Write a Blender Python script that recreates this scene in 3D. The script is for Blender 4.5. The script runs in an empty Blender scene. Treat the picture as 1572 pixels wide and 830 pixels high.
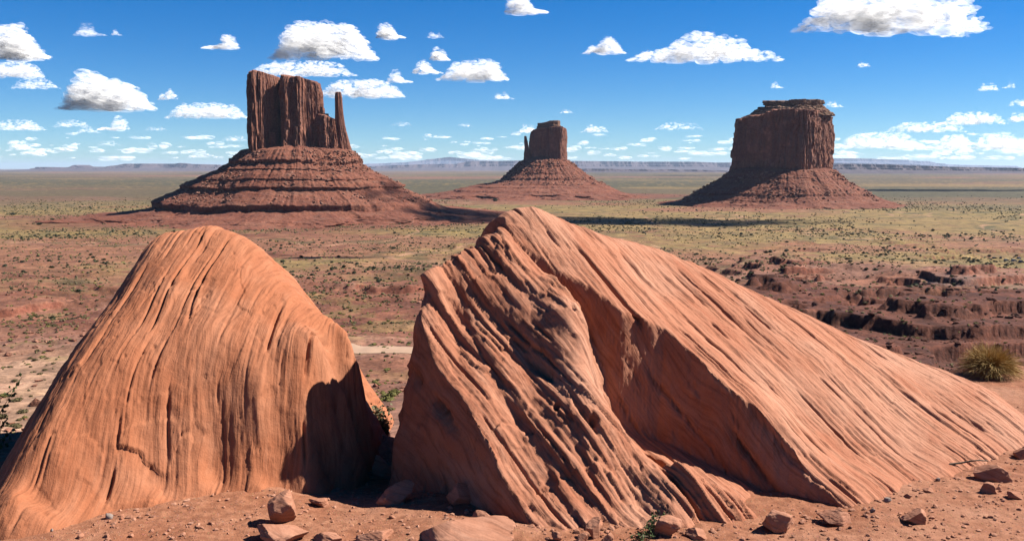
import bpy, bmesh, math, random
import numpy as np
from mathutils import Vector

# ---------------------------------------------------------------- camera, sky, sun, exposure
S = bpy.context.scene
COL = S.collection
R = math.radians
FPX, CX, CY, EYE = 1418.0, 786.0, 415.0, 3.4      # focal length in photo pixels, centre, eye height
PITCH = math.atan(157.0 / FPX)
SUN_AZ, SUN_EL = R(79), R(45)                      # azimuth measured from +Y (view) towards +X

cam = bpy.data.cameras.new('camera')
camo = bpy.data.objects.new('camera', cam)
COL.objects.link(camo)
camo.location = (0, 0, EYE)
camo.rotation_euler = (math.pi / 2 - PITCH, 0, 0)
cam.sensor_width = 36.0
cam.lens = 36.0 * FPX / 1572.0
cam.clip_start = 0.1
cam.clip_end = 400000
S.camera = camo

w = bpy.data.worlds.new('World')
S.world = w
w.use_nodes = True
nt = w.node_tree
bg = nt.nodes['Background']
sky = nt.nodes.new('ShaderNodeTexSky')
sky.sky_type = 'NISHITA'
sky.sun_disc = False
sky.sun_elevation = SUN_EL
sky.sun_rotation = SUN_AZ
sky.altitude = 2500
sky.air_density = 1.0
sky.dust_density = 0.0
sky.ozone_density = 3.0
hs = nt.nodes.new('ShaderNodeHueSaturation')
hs.inputs['Saturation'].default_value = 1.48
nt.links.new(sky.outputs['Color'], hs.inputs['Color'])
tint = nt.nodes.new('ShaderNodeMix')
tint.data_type = 'RGBA'
tint.blend_type = 'MULTIPLY'
tint.inputs[0].default_value = 1.0
tint.inputs[7].default_value = (0.55, 0.72, 0.88, 1)
nt.links.new(hs.outputs['Color'], tint.inputs[6])
nt.links.new(tint.outputs[2], bg.inputs['Color'])
bg.inputs['Strength'].default_value = 0.05

sl = bpy.data.lights.new('sun', 'SUN')
sl.energy = 4.9
sl.angle = R(0.5)
sl.color = (1.0, 0.95, 0.88)
so = bpy.data.objects.new('sun', sl)
COL.objects.link(so)
LDIR = Vector((math.sin(SUN_AZ) * math.cos(SUN_EL), math.cos(SUN_AZ) * math.cos(SUN_EL), math.sin(SUN_EL)))
so.rotation_euler = LDIR.to_track_quat('Z', 'Y').to_euler()
so.location = LDIR * 500

S.render.engine = 'CYCLES'
S.view_settings.view_transform = 'Standard'
S.view_settings.look = 'None'
S.view_settings.gamma = 1
S.view_settings.use_curve_mapping = False
S.view_settings.exposure = 1.42
S.cycles.use_denoising = True
S.cycles.denoising_prefilter = 'ACCURATE'
S.cycles.max_bounces = 12
S.cycles.diffuse_bounces = 8
S.cycles.transparent_max_bounces = 64

# ---------------------------------------------------------------- numpy helpers
rng = np.random.default_rng(7)
TAB = rng.random((64, 64, 64)).astype(np.float32)


def vnoise(x, y, z):
    x = np.asarray(x, np.float64); y = np.asarray(y, np.float64); z = np.asarray(z, np.float64)
    x, y, z = np.broadcast_arrays(x, y, z)
    xi = np.floor(x).astype(np.int64); yi = np.floor(y).astype(np.int64); zi = np.floor(z).astype(np.int64)
    fx = x - xi; fy = y - yi; fz = z - zi
    fx = fx * fx * fx * (fx * (fx * 6 - 15) + 10)
    fy = fy * fy * fy * (fy * (fy * 6 - 15) + 10)
    fz = fz * fz * fz * (fz * (fz * 6 - 15) + 10)
    x0 = xi & 63; x1 = (xi + 1) & 63; y0 = yi & 63; y1 = (yi + 1) & 63; z0 = zi & 63; z1 = (zi + 1) & 63
    a = TAB[x0, y0, z0] * (1 - fx) + TAB[x1, y0, z0] * fx
    b = TAB[x0, y1, z0] * (1 - fx) + TAB[x1, y1, z0] * fx
    c = TAB[x0, y0, z1] * (1 - fx) + TAB[x1, y0, z1] * fx
    d = TAB[x0, y1, z1] * (1 - fx) + TAB[x1, y1, z1] * fx
    return ((a * (1 - fy) + b * fy) * (1 - fz) + (c * (1 - fy) + d * fy) * fz) * 2 - 1


def fbm(x, y, z=0.0, oct=4, gain=0.5, lac=2.03, seed=0.0):
    v = 0.0; a = 1.0; t = 0.0
    x = np.asarray(x) + seed * 17.13; y = np.asarray(y) + seed * 7.77; z = np.asarray(z) + seed * 3.31
    for i in range(oct):
        v = v + a * vnoise(x, y, z); t += a
        a *= gain
        x = x * lac + 5.2; y = y * lac + 1.3; z = z * lac + 8.1
    return v / t


def ss(a, b, x):
    t = np.clip((np.asarray(x, float) - a) / (b - a), 0, 1)
    return t * t * (3 - 2 * t)


def hash1(k, seed=0):
    v = np.sin(np.asarray(k, float) * 12.9898 + seed * 78.233) * 43758.5453
    return v - np.floor(v)


CP, SP = math.cos(PITCH), math.sin(PITCH)


def pdir(px, py):
    a = (px - CX) / FPX; b = (CY - py) / FPX
    return np.array([a, CP + b * SP, -SP + b * CP])


def P(px, py, Y):
    """point of the scene that shows at photo pixel (px,py) at forward distance Y"""
    d = pdir(px, py)
    return d / d[1] * Y + np.array([0, 0, EYE])


def G(px, py, z=0.0):
    d = pdir(px, py)
    return d * ((z - EYE) / d[2]) + np.array([0, 0, EYE])


def zpix(py, D):
    return float(P(CX, py, D)[2])


def tps(pts):
    pts = np.array(pts, float)
    xy = pts[:, :2]; n = len(pts)
    r2 = ((xy[:, None] - xy[None]) ** 2).sum(-1)
    K = 0.5 * r2 * np.log(r2 + 1e-9) + np.eye(n) * 0.004
    Q = np.c_[np.ones(n), xy]
    A = np.block([[K, Q], [Q.T, np.zeros((3, 3))]])
    sol = np.linalg.solve(A, np.r_[pts[:, 2], 0, 0, 0])

    def f(x, y):
        z = sol[n] + sol[n + 1] * x + sol[n + 2] * y
        for i in range(n):
            r = (x - xy[i, 0]) ** 2 + (y - xy[i, 1]) ** 2
            z = z + sol[i] * 0.5 * r * np.log(r + 1e-9)
        return z
    return f


def side_dist(x, y, poly):
    """signed distance to an open polyline in plan, positive on its left"""
    best = np.full(x.shape, 1e9); sg = np.ones(x.shape)
    for (ax, ay), (bx, by) in zip(poly[:-1], poly[1:]):
        ex, ey = bx - ax, by - ay
        l2 = ex * ex + ey * ey
        t = np.clip(((x - ax) * ex + (y - ay) * ey) / l2, 0, 1)
        dx = x - ax - t * ex; dy = y - ay - t * ey
        d = np.hypot(dx, dy)
        c = ex * (y - ay) - ey * (x - ax)
        m = d < best - 1e-9
        best = np.where(m, d, best); sg = np.where(m, np.sign(c), sg)
    return best * sg


def mesh_np(name, V, F, mats=None, smooth=True, cols=None, attr=None):
    """F: (n,3) or (n,4) int array"""
    me = bpy.data.meshes.new(name)
    V = np.asarray(V, np.float32); F = np.asarray(F, np.int32)
    k = F.shape[1]
    me.vertices.add(len(V)); me.vertices.foreach_set('co', V.ravel())
    me.loops.add(F.size); me.loops.foreach_set('vertex_index', F.ravel())
    me.polygons.add(len(F))
    me.polygons.foreach_set('loop_start', np.arange(0, F.size, k, dtype=np.int32))
    me.polygons.foreach_set('loop_total', np.full(len(F), k, np.int32))
    me.polygons.foreach_set('use_smooth', np.full(len(F), bool(smooth)))
    if cols is not None:
        ca = me.color_attributes.new('Col', 'FLOAT_COLOR', 'POINT')
        cols = np.asarray(cols, np.float32)
        if cols.shape[1] == 3:
            cols = np.c_[cols, np.ones(len(cols), np.float32)]
        ca.data.foreach_set('color', cols.astype(np.float32).ravel())
    if attr:
        for an, av in attr.items():
            a = me.attributes.new(an, 'FLOAT', 'POINT')
            a.data.foreach_set('value', np.asarray(av, np.float32).ravel())
    me.update(); me.validate()
    for m in (mats or []):
        me.materials.append(m)
    return me


def obj(name, me, parent=None, loc=(0, 0, 0)):
    o = bpy.data.objects.new(name, me)
    COL.objects.link(o)
    o.location = loc
    if parent is not None:
        o.parent = parent
    return o


def tag(o, label=None, cat=None, group=None, kind=None):
    if label: o['label'] = label
    if cat: o['category'] = cat
    if group: o['group'] = group
    if kind: o['kind'] = kind
    return o


def empty(name, loc=(0, 0, 0)):
    o = bpy.data.objects.new(name, None)
    COL.objects.link(o)
    o.location = loc
    o.empty_display_size = 0.3
    return o


def gridfaces(nu, nv, wrap=False):
    """grid of nu rows x nv columns"""
    i = np.arange(nu - 1)[:, None]
    j = np.arange(nv if wrap else nv - 1)[None]
    j2 = (j + 1) % nv
    return np.stack([i * nv + j, i * nv + j2, (i + 1) * nv + j2, (i + 1) * nv + j], -1).reshape(-1, 4)


def grid_normals(X, Y, Z):
    """normals of a z(x,y) grid given as arrays [row(y), col(x)]"""
    p = np.stack([X, Y, Z], -1)
    du = np.gradient(p, axis=1); dv = np.gradient(p, axis=0)
    n = np.cross(du, dv)
    return n / (np.linalg.norm(n, axis=-1, keepdims=True) + 1e-12)


ICO = {}


def ico(sub):
    if sub not in ICO:
        bm = bmesh.new()
        bmesh.ops.create_icosphere(bm, subdivisions=sub, radius=1)
        bm.verts.ensure_lookup_table()
        V = np.array([v.co[:] for v in bm.verts]); F = np.array([[v.index for v in f.verts] for f in bm.faces])
        bm.free()
        ICO[sub] = (V, F)
    return ICO[sub]


ALB = 0.52      # overall scale of the base colours


class Nodes:
    """tiny helper for building materials"""
    def __init__(self, name, rough=0.9):
        self.m = bpy.data.materials.new(name); self.m.use_nodes = True
        self.t = self.m.node_tree; self.n = self.t.nodes
        self.b = self.n['Principled BSDF']
        self.b.inputs['Roughness'].default_value = rough
        self.b.inputs['Specular IOR Level'].default_value = 0.15
        self.tc = self.n.new('ShaderNodeTexCoord')

    def link(self, a, b): self.t.links.new(a, b)

    def math(self, op, a, b=None, clamp=False):
        n = self.n.new('ShaderNodeMath'); n.operation = op; n.use_clamp = clamp
        for i, v in enumerate((a, b)):
            if v is None: continue
            if isinstance(v, (int, float)): n.inputs[i].default_value = v
            else: self.link(v, n.inputs[i])
        return n.outputs[0]

    def dot(self, vec, d):
        n = self.n.new('ShaderNodeVectorMath'); n.operation = 'DOT_PRODUCT'
        self.link(vec, n.inputs[0]); n.inputs[1].default_value = d
        return n.outputs['Value']

    def comb(self, x, y, z):
        n = self.n.new('ShaderNodeCombineXYZ')
        for i, v in enumerate((x, y, z)):
            if isinstance(v, (int, float)): n.inputs[i].default_value = v
            else: self.link(v, n.inputs[i])
        return n.outputs[0]

    def noise(self, vec, scale, detail=4, rough=0.55, dist=0.0):
        n = self.n.new('ShaderNodeTexNoise')
        n.inputs['Scale'].default_value = scale; n.inputs['Detail'].default_value = detail
        n.inputs['Roughness'].default_value = rough; n.inputs['Distortion'].default_value = dist
        self.link(vec, n.inputs['Vector'])
        return n.outputs['Fac']

    def vor(self, vec, scale, feature='F1', out='Distance'):
        n = self.n.new('ShaderNodeTexVoronoi'); n.feature = feature
        n.inputs['Scale'].default_value = scale
        self.link(vec, n.inputs['Vector'])
        return n.outputs[out]

    def ramp(self, fac, stops):
        n = self.n.new('ShaderNodeValToRGB')
        while len(n.color_ramp.elements) < len(stops): n.color_ramp.elements.new(0.5)
        for e, (p, c) in zip(n.color_ramp.elements, stops):
            e.position = p; e.color = (c, c, c, 1) if isinstance(c, (int, float)) else (*c, 1)
        self.link(fac, n.inputs[0])
        return n.outputs[0]

    def mix(self, fac, a, b, mode='MIX'):
        n = self.n.new('ShaderNodeMix'); n.data_type = 'RGBA'; n.blend_type = mode
        for s, v in ((n.inputs[0], fac), (n.inputs[6], a), (n.inputs[7], b)):
            if isinstance(v, (int, float)): s.default_value = v
            elif isinstance(v, tuple): s.default_value = (*v, 1)
            else: self.link(v, s)
        return n.outputs[2]

    def bump(self, h, strength, dist, prev=None):
        n = self.n.new('ShaderNodeBump')
        n.inputs['Strength'].default_value = strength; n.inputs['Distance'].default_value = dist
        self.link(h, n.inputs['Height'])
        if prev is not None: self.link(prev, n.inputs['Normal'])
        return n.outputs[0]

    def attr(self, name, out='Color'):
        n = self.n.new('ShaderNodeAttribute'); n.attribute_name = name
        return n.outputs[out]

    def color(self, c):
        c = self.mix(1.0, c, (ALB, ALB, ALB), 'MULTIPLY')
        self.link(c, self.b.inputs['Base Color'])

    def normal(self, nrm): self.link(nrm, self.b.inputs['Normal'])


def perp_frame(n, d):
    n = Vector(n).normalized(); d = Vector(d); d = (d - n * n.dot(d)).normalized()
    return tuple(n), tuple(d), tuple(n.cross(d))


# ---------------------------------------------------------------- materials
def sandstone(name, n, d, c_dark, c_mid, c_pale, fine=1.0, bump=0.012):
    """banded sandstone: thin beds square to n, streaks along d"""
    m = Nodes(name, 0.92)
    n, d, e = perp_frame(n, d)
    p = m.tc.outputs['Object']
    wob = m.noise(p, 0.9, 2)
    s = m.math('ADD', m.dot(p, n), m.math('MULTIPLY', wob, 0.25))
    t = m.dot(p, d); u = m.dot(p, e)
    v1 = m.comb(m.math('MULTIPLY', s, 9.0 * fine), m.math('MULTIPLY', t, 0.7), m.math('MULTIPLY', u, 0.9))
    v2 = m.comb(m.math('MULTIPLY', s, 38.0 * fine), m.math('MULTIPLY', t, 2.2), m.math('MULTIPLY', u, 2.6))
    b1 = m.noise(v1, 1.0, 4, 0.6); b2 = m.noise(v2, 1.0, 4, 0.6)
    big = m.noise(p, 0.8, 5, 0.6, 0.4)
    grain = m.noise(p, 60.0, 3, 0.7)
    c = m.mix(m.ramp(b1, [(0.3, 0.0), (0.7, 1.0)]), c_dark, c_mid)
    c = m.mix(m.ramp(big, [(0.46, 0.0), (0.72, 0.8)]), c, c_pale)
    c = m.mix(m.ramp(b2, [(0.32, 0.55), (0.52, 0.0)]), c, tuple(v * 0.55 for v in c_dark))
    c = m.mix(m.ramp(m.noise(v1, 1.7, 3), [(0.56, 0.0), (0.75, 0.35)]), c, c_pale)
    c = m.mix(0.35, c, m.ramp(grain, [(0.25, 0.35), (0.75, 0.65)]), 'OVERLAY')
    m.color(c)
    pits = m.vor(p, 22.0)
    nb = m.bump(b2, 0.9, bump)
    nb = m.bump(b1, 0.5, bump * 1.2, nb)
    nb = m.bump(m.noise(p, 14.0, 5, 0.65), 0.5, bump * 1.5, nb)
    nb = m.bump(grain, 0.6, bump * 0.35, nb)
    nb = m.bump(m.ramp(pits, [(0.0, 0.0), (0.14, 1.0)]), 0.25, bump * 0.8, nb)
    m.normal(nb)
    return m.m


BED_LEFT, DIR_LEFT = (0.985, -0.12, 0.10), (0, 0.6, 0.75)
BED_RIGHT, DIR_RIGHT = (0.83, 0.40, 0.38), (0.55, -0.60, -0.58)
M_left = sandstone('sandstone_left', BED_LEFT, DIR_LEFT, (0.44, 0.148, 0.066), (0.55, 0.205, 0.097), (0.60, 0.27, 0.15))
M_right = sandstone('sandstone_right', BED_RIGHT, DIR_RIGHT, (0.44, 0.155, 0.080), (0.58, 0.255, 0.145), (0.64, 0.335, 0.215), 1.0, 0.012)
M_rock = sandstone('sandstone_rubble', (0.3, 0.2, 0.93), (1, 0.1, 0), (0.44, 0.18, 0.10), (0.58, 0.28, 0.175), (0.66, 0.37, 0.25), 1.6, 0.006)
M_greystone = sandstone('grey_stone', (0.3, 0.2, 0.93), (1, 0.1, 0), (0.30, 0.22, 0.18), (0.42, 0.33, 0.28), (0.5, 0.42, 0.38), 1.6, 0.004)


def soil_mat():
    m = Nodes('red_soil', 0.95)
    p = m.tc.outputs['Object']
    a = m.noise(p, 1.3, 6, 0.62); b = m.noise(p, 9.0, 5, 0.65); g = m.noise(p, 75.0, 3, 0.7)
    c = m.mix(m.ramp(a, [(0.35, 0.0), (0.7, 1.0)]), (0.40, 0.155, 0.078), (0.50, 0.235, 0.135))
    c = m.mix(m.ramp(b, [(0.42, 0.7), (0.6, 0.0)]), c, (0.27, 0.10, 0.05))
    c = m.mix(m.ramp(m.noise(p, 0.55, 4, 0.6), [(0.5, 0.0), (0.68, 0.6)]), c, (0.56, 0.29, 0.18))
    peb = m.vor(p, 26.0); pc = m.vor(p, 26.0, 'F1', 'Color')
    c = m.mix(m.ramp(peb, [(0.16, 0.7), (0.24, 0.0)]), c, m.mix(0.35, (0.42, 0.22, 0.14), pc, 'OVERLAY'))
    c = m.mix(0.4, c, m.ramp(g, [(0.25, 0.3), (0.75, 0.7)]), 'OVERLAY')
    m.color(c)
    nb = m.bump(b, 0.8, 0.03)
    nb = m.bump(m.ramp(peb, [(0.0, 1.0), (0.25, 0.0)]), 0.6, 0.012, nb)
    nb = m.bump(g, 0.8, 0.006, nb)
    m.normal(nb)
    return m.m


def valley_mat():
    m = Nodes('valley_soil', 0.95)
    p = m.tc.outputs['Object']
    c = m.attr('Col')
    a = m.noise(p, 0.05, 6, 0.7); b = m.noise(p, 0.6, 4, 0.7)
    c = m.mix(0.7, c, m.ramp(a, [(0.34, 0.22), (0.66, 0.78)]), 'OVERLAY')
    c = m.mix(0.7, c, m.ramp(b, [(0.32, 0.2), (0.68, 0.75)]), 'OVERLAY')
    m.color(c)
    nb = m.bump(a, 0.5, 2.0)
    nb = m.bump(b, 0.6, 0.35, nb)
    m.normal(nb)
    return m.m


def cliff_mat(name, c1, c2, varnish, band=0.0, fine=0.06, spot=0.5):
    """far cliff: vertical stains, or level beds when band > 0"""
    m = Nodes(name, 0.95)
    p = m.tc.outputs['Object']
    sep = m.n.new('ShaderNodeSeparateXYZ'); m.link(p, sep.inputs[0])
    x, y, z = sep.outputs
    if band > 0:
        v = m.comb(m.math('MULTIPLY', x, 0.012), m.math('MULTIPLY', y, 0.012), m.math('MULTIPLY', z, band))
    else:
        v = m.comb(m.math('MULTIPLY', x, fine), m.math('MULTIPLY', y, fine), m.math('MULTIPLY', z, fine * 0.2))
    a = m.noise(v, 1.0, 5, 0.62, 0.3); big = m.noise(p, 0.02, 4, 0.6); g = m.noise(p, 0.35, 4, 0.7)
    c = m.mix(m.ramp(a, [(0.34, 0.0), (0.66, 1.0)]), c1, c2)
    c = m.mix(m.ramp(m.noise(v, 1.9, 3, 0.6), [(0.5, 0.0), (0.68, 0.75)]), c, varnish)
    c = m.mix(m.ramp(big, [(0.45, 0.0), (0.7, 0.5)]), c, c2)
    if band == 0:
        hb = m.noise(m.comb(m.math('MULTIPLY', x, 0.006), m.math('MULTIPLY', y, 0.006), m.math('MULTIPLY', z, 0.09)), 1.0, 4, 0.6)
        c = m.mix(m.ramp(hb, [(0.5, 0.0), (0.66, 0.55)]), c, c1)
        c = m.mix(m.ramp(m.noise(p, 0.045, 3, 0.55), [(0.55, 0.0), (0.7, 0.7)]), c, tuple(v * 1.35 for v in c2))
    c = m.mix(spot, c, m.ramp(g, [(0.3, 0.25), (0.7, 0.75)]), 'OVERLAY')
    m.color(c)
    nb = m.bump(a, 0.8, 2.5)
    nb = m.bump(g, 0.7, 1.2, nb)
    m.normal(nb)
    return m.m


M_soil = soil_mat()
M_valley = valley_mat()
M_tower = cliff_mat('butte_cliff', (0.19, 0.075, 0.048), (0.36, 0.155, 0.098), (0.14, 0.09, 0.08), spot=0.8)
M_talus = cliff_mat('butte_talus', (0.18, 0.06, 0.037), (0.28, 0.105, 0.062), (0.24, 0.115, 0.078), band=0.16, spot=0.85)
M_block = cliff_mat('butte_fallen_block', (0.24, 0.10, 0.065), (0.42, 0.22, 0.15), (0.30, 0.15, 0.1), band=0.3)
M_cap = cliff_mat('butte_cap', (0.20, 0.10, 0.06), (0.30, 0.17, 0.11), (0.20, 0.14, 0.09), band=0.25)
M_mesa = cliff_mat('far_mesa_rock', (0.055, 0.042, 0.05), (0.16, 0.115, 0.115), (0.09, 0.07, 0.075), band=0.02, fine=0.002)


def leaf_mat(name, c1, c2, scale=3.0):
    m = Nodes(name, 0.8)
    c = m.mix(m.ramp(m.noise(m.tc.outputs['Object'], scale, 3), [(0.35, 0.0), (0.65, 1.0)]), c1, c2)
    m.color(c)
    m.b.inputs['Subsurface Weight'].default_value = 0.0
    return m.m


M_juniper = leaf_mat('juniper_leaf', (0.030, 0.040, 0.016), (0.070, 0.078, 0.032), 0.8)
M_sage = leaf_mat('sage_leaf', (0.11, 0.09, 0.038), (0.19, 0.15, 0.066), 0.8)
M_yellow = leaf_mat('rabbitbrush_leaf', (0.16, 0.15, 0.04), (0.27, 0.24, 0.07), 0.8)
M_dry = leaf_mat('dry_stem', (0.42, 0.26, 0.075), (0.85, 0.58, 0.22), 9.0)
M_drygreen = leaf_mat('green_stem', (0.10, 0.10, 0.025), (0.18, 0.17, 0.05), 9.0)
M_green = leaf_mat('green_leaf', (0.055, 0.085, 0.025), (0.11, 0.14, 0.05), 20.0)
M_greyleaf = leaf_mat('grey_leaf', (0.13, 0.14, 0.075), (0.24, 0.24, 0.13), 15.0)
M_twig = leaf_mat('twig_bark', (0.10, 0.07, 0.045), (0.18, 0.13, 0.09), 20.0)

# ---------------------------------------------------------------- ground heights
FD = np.array([0, 10, 15, 20, 40, 100, 200, 400, 700, 1000, 1600, 2500, 6000, 90000.])
FZ = np.array([0, 0, -3, -6.0, -11, -24, -43, -62, -74, -79, -81, -83, -84, -84.])
RD = np.array([0, 10, 15, 20, 40, 100, 170, 240, 320, 400, 470, 520, 640, 900, 1300, 2500, 6000, 90000.])
RZ = np.array([0, 0, -3, -6.5, -14, -36, -52, -55, -53.5, -51.5, -50.5, -52, -62, -77, -80, -83, -84, -84.])


def terrace(z, step, sharp, ph=0.0):
    q = z / step + ph
    k = np.floor(q); f = q - k
    f = ss(0.5 - sharp, 0.5 + sharp, f)
    return (k + f - ph) * step


def far_h(x, y, detail=True):
    D = np.hypot(x, y)
    az = np.degrees(np.arctan2(x, y))
    wob = fbm(x / 260, y / 260, 0, 3, seed=3)
    wr = ss(10, 16, az + 3 * wob)
    Dw = D * (1 + 0.06 * wob)
    z = np.interp(Dw, FD, FZ) * (1 - wr) + np.interp(Dw, RD, RZ) * wr
    if detail:
        amp = np.interp(D, [25, 80, 200, 350, 550, 800, 1200, 2500, 8000], [0.3, 1.2, 3.5, 7.5, 9.0, 4.5, 2.5, 2.5, 6.0])
        amp = amp * (1 + 1.1 * wr * (1 - ss(500, 700, D)))
        n1 = fbm(x / 95, y / 60, 0, 5, seed=1)
        n2 = fbm(x / 900, y / 500, 0, 4, seed=2)
        mixn = ss(1200, 3000, D)
        z = z + amp * (n1 * (1 - mixn) + n2 * mixn)
        tw = ss(60, 150, D) * (1 - ss(900, 1300, D))
        zt = terrace(z + 1.0 * fbm(x / 30, y / 30, 0, 3, seed=5), 4.2, 0.13)
        zt = zt * (1 - wr) + wr * terrace(z + 2.0 * fbm(x / 60, y / 17, 0, 6, gain=0.62, seed=5), 4.2, 0.09)
        patch = ss(-0.15, 0.25, fbm(x / 210, y / 160, 0, 3, seed=6) + 0.45 * wr)
        z = z + (zt - z) * tw * patch
        z = z + fbm(x / 11, y / 11, 0, 4, seed=8) * np.interp(D, [20, 60, 300, 900, 1500], [0.25, 0.6, 1.5, 1.0, 0.3])
    return z


def ledge_y(x):
    return 12.0 + 0.46 * np.clip(x, 0, 9) + 0.35 * np.sin(x * 1.3) + 0.2 * np.sin(x * 3.1 + 1)


def near_h(x, y):
    n = 0.05 * fbm(x / 1.7, y / 1.7, 0, 4, seed=11) + 0.018 * fbm(x / 0.35, y / 0.35, 0, 4, seed=12)
    hollow = np.exp(-(((x + 1.6) / 0.75) ** 2 + ((y - 10.6) / 1.2) ** 2)) * -0.32
    bank = 0.06 * np.exp(-(((x + 0.5) / 1.6) ** 2 + ((y - 8.25) / 0.35) ** 2))
    return n + hollow + bank


def ground_h(x, y):
    x = np.asarray(x, float); y = np.asarray(y, float)
    d = y - ledge_y(x)
    side = np.maximum(np.abs(x) - 12.0, 0)
    d = np.maximum(d, side)
    D = np.hypot(x, y)
    f = far_h(x, y)
    k = np.maximum(-0.95 * np.maximum(d, 0) + 0.25 * fbm(x / 1.3, y / 1.3, 0, 4, seed=13) * ss(0, 1.5, d), -16.0)
    z = np.where(d <= 0, near_h(x, y), near_h(x, y) * np.exp(-np.maximum(d, 0)) + np.maximum(k, np.minimum(f, 0)))
    b = ss(22, 40, D)
    return np.where(D > 22, z * (1 - b) + f * b, z)


SAND, SOIL, RED, MAROON = (0.50, 0.28, 0.175), (0.28, 0.118, 0.07), (0.20, 0.075, 0.045), (0.15, 0.052, 0.031)
GRASS, OLIVE, GREY, PINK = (0.31, 0.205, 0.08), (0.15, 0.115, 0.05), (0.20, 0.145, 0.10), (0.31, 0.155, 0.105)


def ground_col(x, y, z, slope):
    D = np.hypot(x, y); az = np.degrees(np.arctan2(x, y))
    c = np.empty(x.shape + (3,))
    def lay(col, m):
        nonlocal c
        m = np.clip(m, 0, 1)[..., None]
        c = c * (1 - m) + np.array(col) * m
    a = fbm(x / 120, y / 80, 0, 5, seed=21); b = fbm(x / 420, y / 330, 0, 5, seed=22)
    e = fbm(x / 26, y / 22, 0, 4, seed=23); g = fbm(x / 2600, y / 2400, 0, 5, seed=24)
    h = fbm(x / 8, y / 8, 0, 3, seed=26)
    c[...] = SOIL
    lay(RED, ss(-0.1, 0.35, a)); lay(PINK, ss(0.05, 0.4, -a + 0.4 * e) * 0.8)
    wr = ss(11, 16, az + 2.5 * b) * ss(60, 150, D) * (1 - ss(430, 520, D + 90 * a))
    # grassland beyond the badlands
    gl = ss(560, 800, D + 160 * a + 60 * e) * (1 - ss(3200, 5200, D))
    lay(GRASS, gl * ss(-0.45, 0.05, b + 0.5 * e + 0.15))
    lay((0.32, 0.225, 0.075), gl * ss(0.05, 0.35, b + 0.4 * a) * 0.75)
    lay(OLIVE, gl * ss(0.05, 0.35, e + 0.35 * a) * 0.85)
    lay((0.30, 0.135, 0.075), gl * ss(0.0, 0.3, -b + 0.45 * e - 0.12) * 0.9)
    wsh = np.abs(fbm(x / 230, y / 330, 0, 4, seed=29))
    lay((0.50, 0.27, 0.16), gl * (1 - ss(0.008, 0.028, wsh)) * 0.75)
    lay((0.09, 0.085, 0.035), gl * (1 - ss(0.03, 0.09, np.abs(wsh - 0.07))) * ss(0, 0.3, e) * 0.7)
    # open plain to the horizon
    fp = ss(1900, 3200, D + 500 * b)
    lay((0.15, 0.11, 0.058), fp); lay((0.27, 0.13, 0.085), fp * ss(0.0, 0.25, g + 0.35 * b)); lay((0.105, 0.092, 0.048), fp * ss(0.05, 0.35, -g + 0.3 * b))
    lay(GRASS, fp * ss(0.2, 0.4, fbm(x / 1500, y / 900, 0, 4, seed=28)) * 0.6)
    # near sandy flats
    lay(SAND, ss(0.05, 0.4, fbm(x / 60, y / 40, 0, 4, seed=27)) * (1 - ss(330, 480, D)) * ss(60, 110, D) * 0.75)
    lay((0.50, 0.30, 0.19), ss(-16, -24, az) * (1 - ss(260, 340, D)) * ss(60, 120, D) * 0.85)
    lay(GRASS, (1 - gl) * ss(0.22, 0.4, e + 0.3 * b) * ss(120, 300, D) * 0.5)
    # dark maroon ledges on the right
    lay(MAROON, wr * ss(-0.75, -0.2, e + 0.6 * a + 0.1)); lay((0.2, 0.085, 0.058), wr * ss(0.15, 0.4, a + 0.3 * e) * ss(300, 420, D) * 0.7)
    lay((0.07, 0.026, 0.018), wr * ss(0.05, 0.3, h + 0.3 * e) * 0.6)
    lay((0.19, 0.17, 0.155), wr * ss(23.5, 26, az) * ss(400, 430, D) * ss(0.0, 0.3, -a) * 0.7)
    for bx, by, br in ((-360, 1590, 430), (108, 2870, 420), (655, 2195, 260)):
        lay((0.22, 0.085, 0.052), (1 - ss(0.75, 1.15, np.hypot((x - bx) / 1.1, y - by) / br + 0.25 * b + 0.12 * e)) * 0.9)
    # bare ledge faces
    lay((0.22, 0.075, 0.045), ss(0.35, 0.8, slope) * (1 - ss(1200, 1800, D)) * (1 - wr))
    c *= (1 + 0.25 * h + 0.12 * e)[..., None]
    return np.clip(c, 0.01, 0.9)


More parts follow.
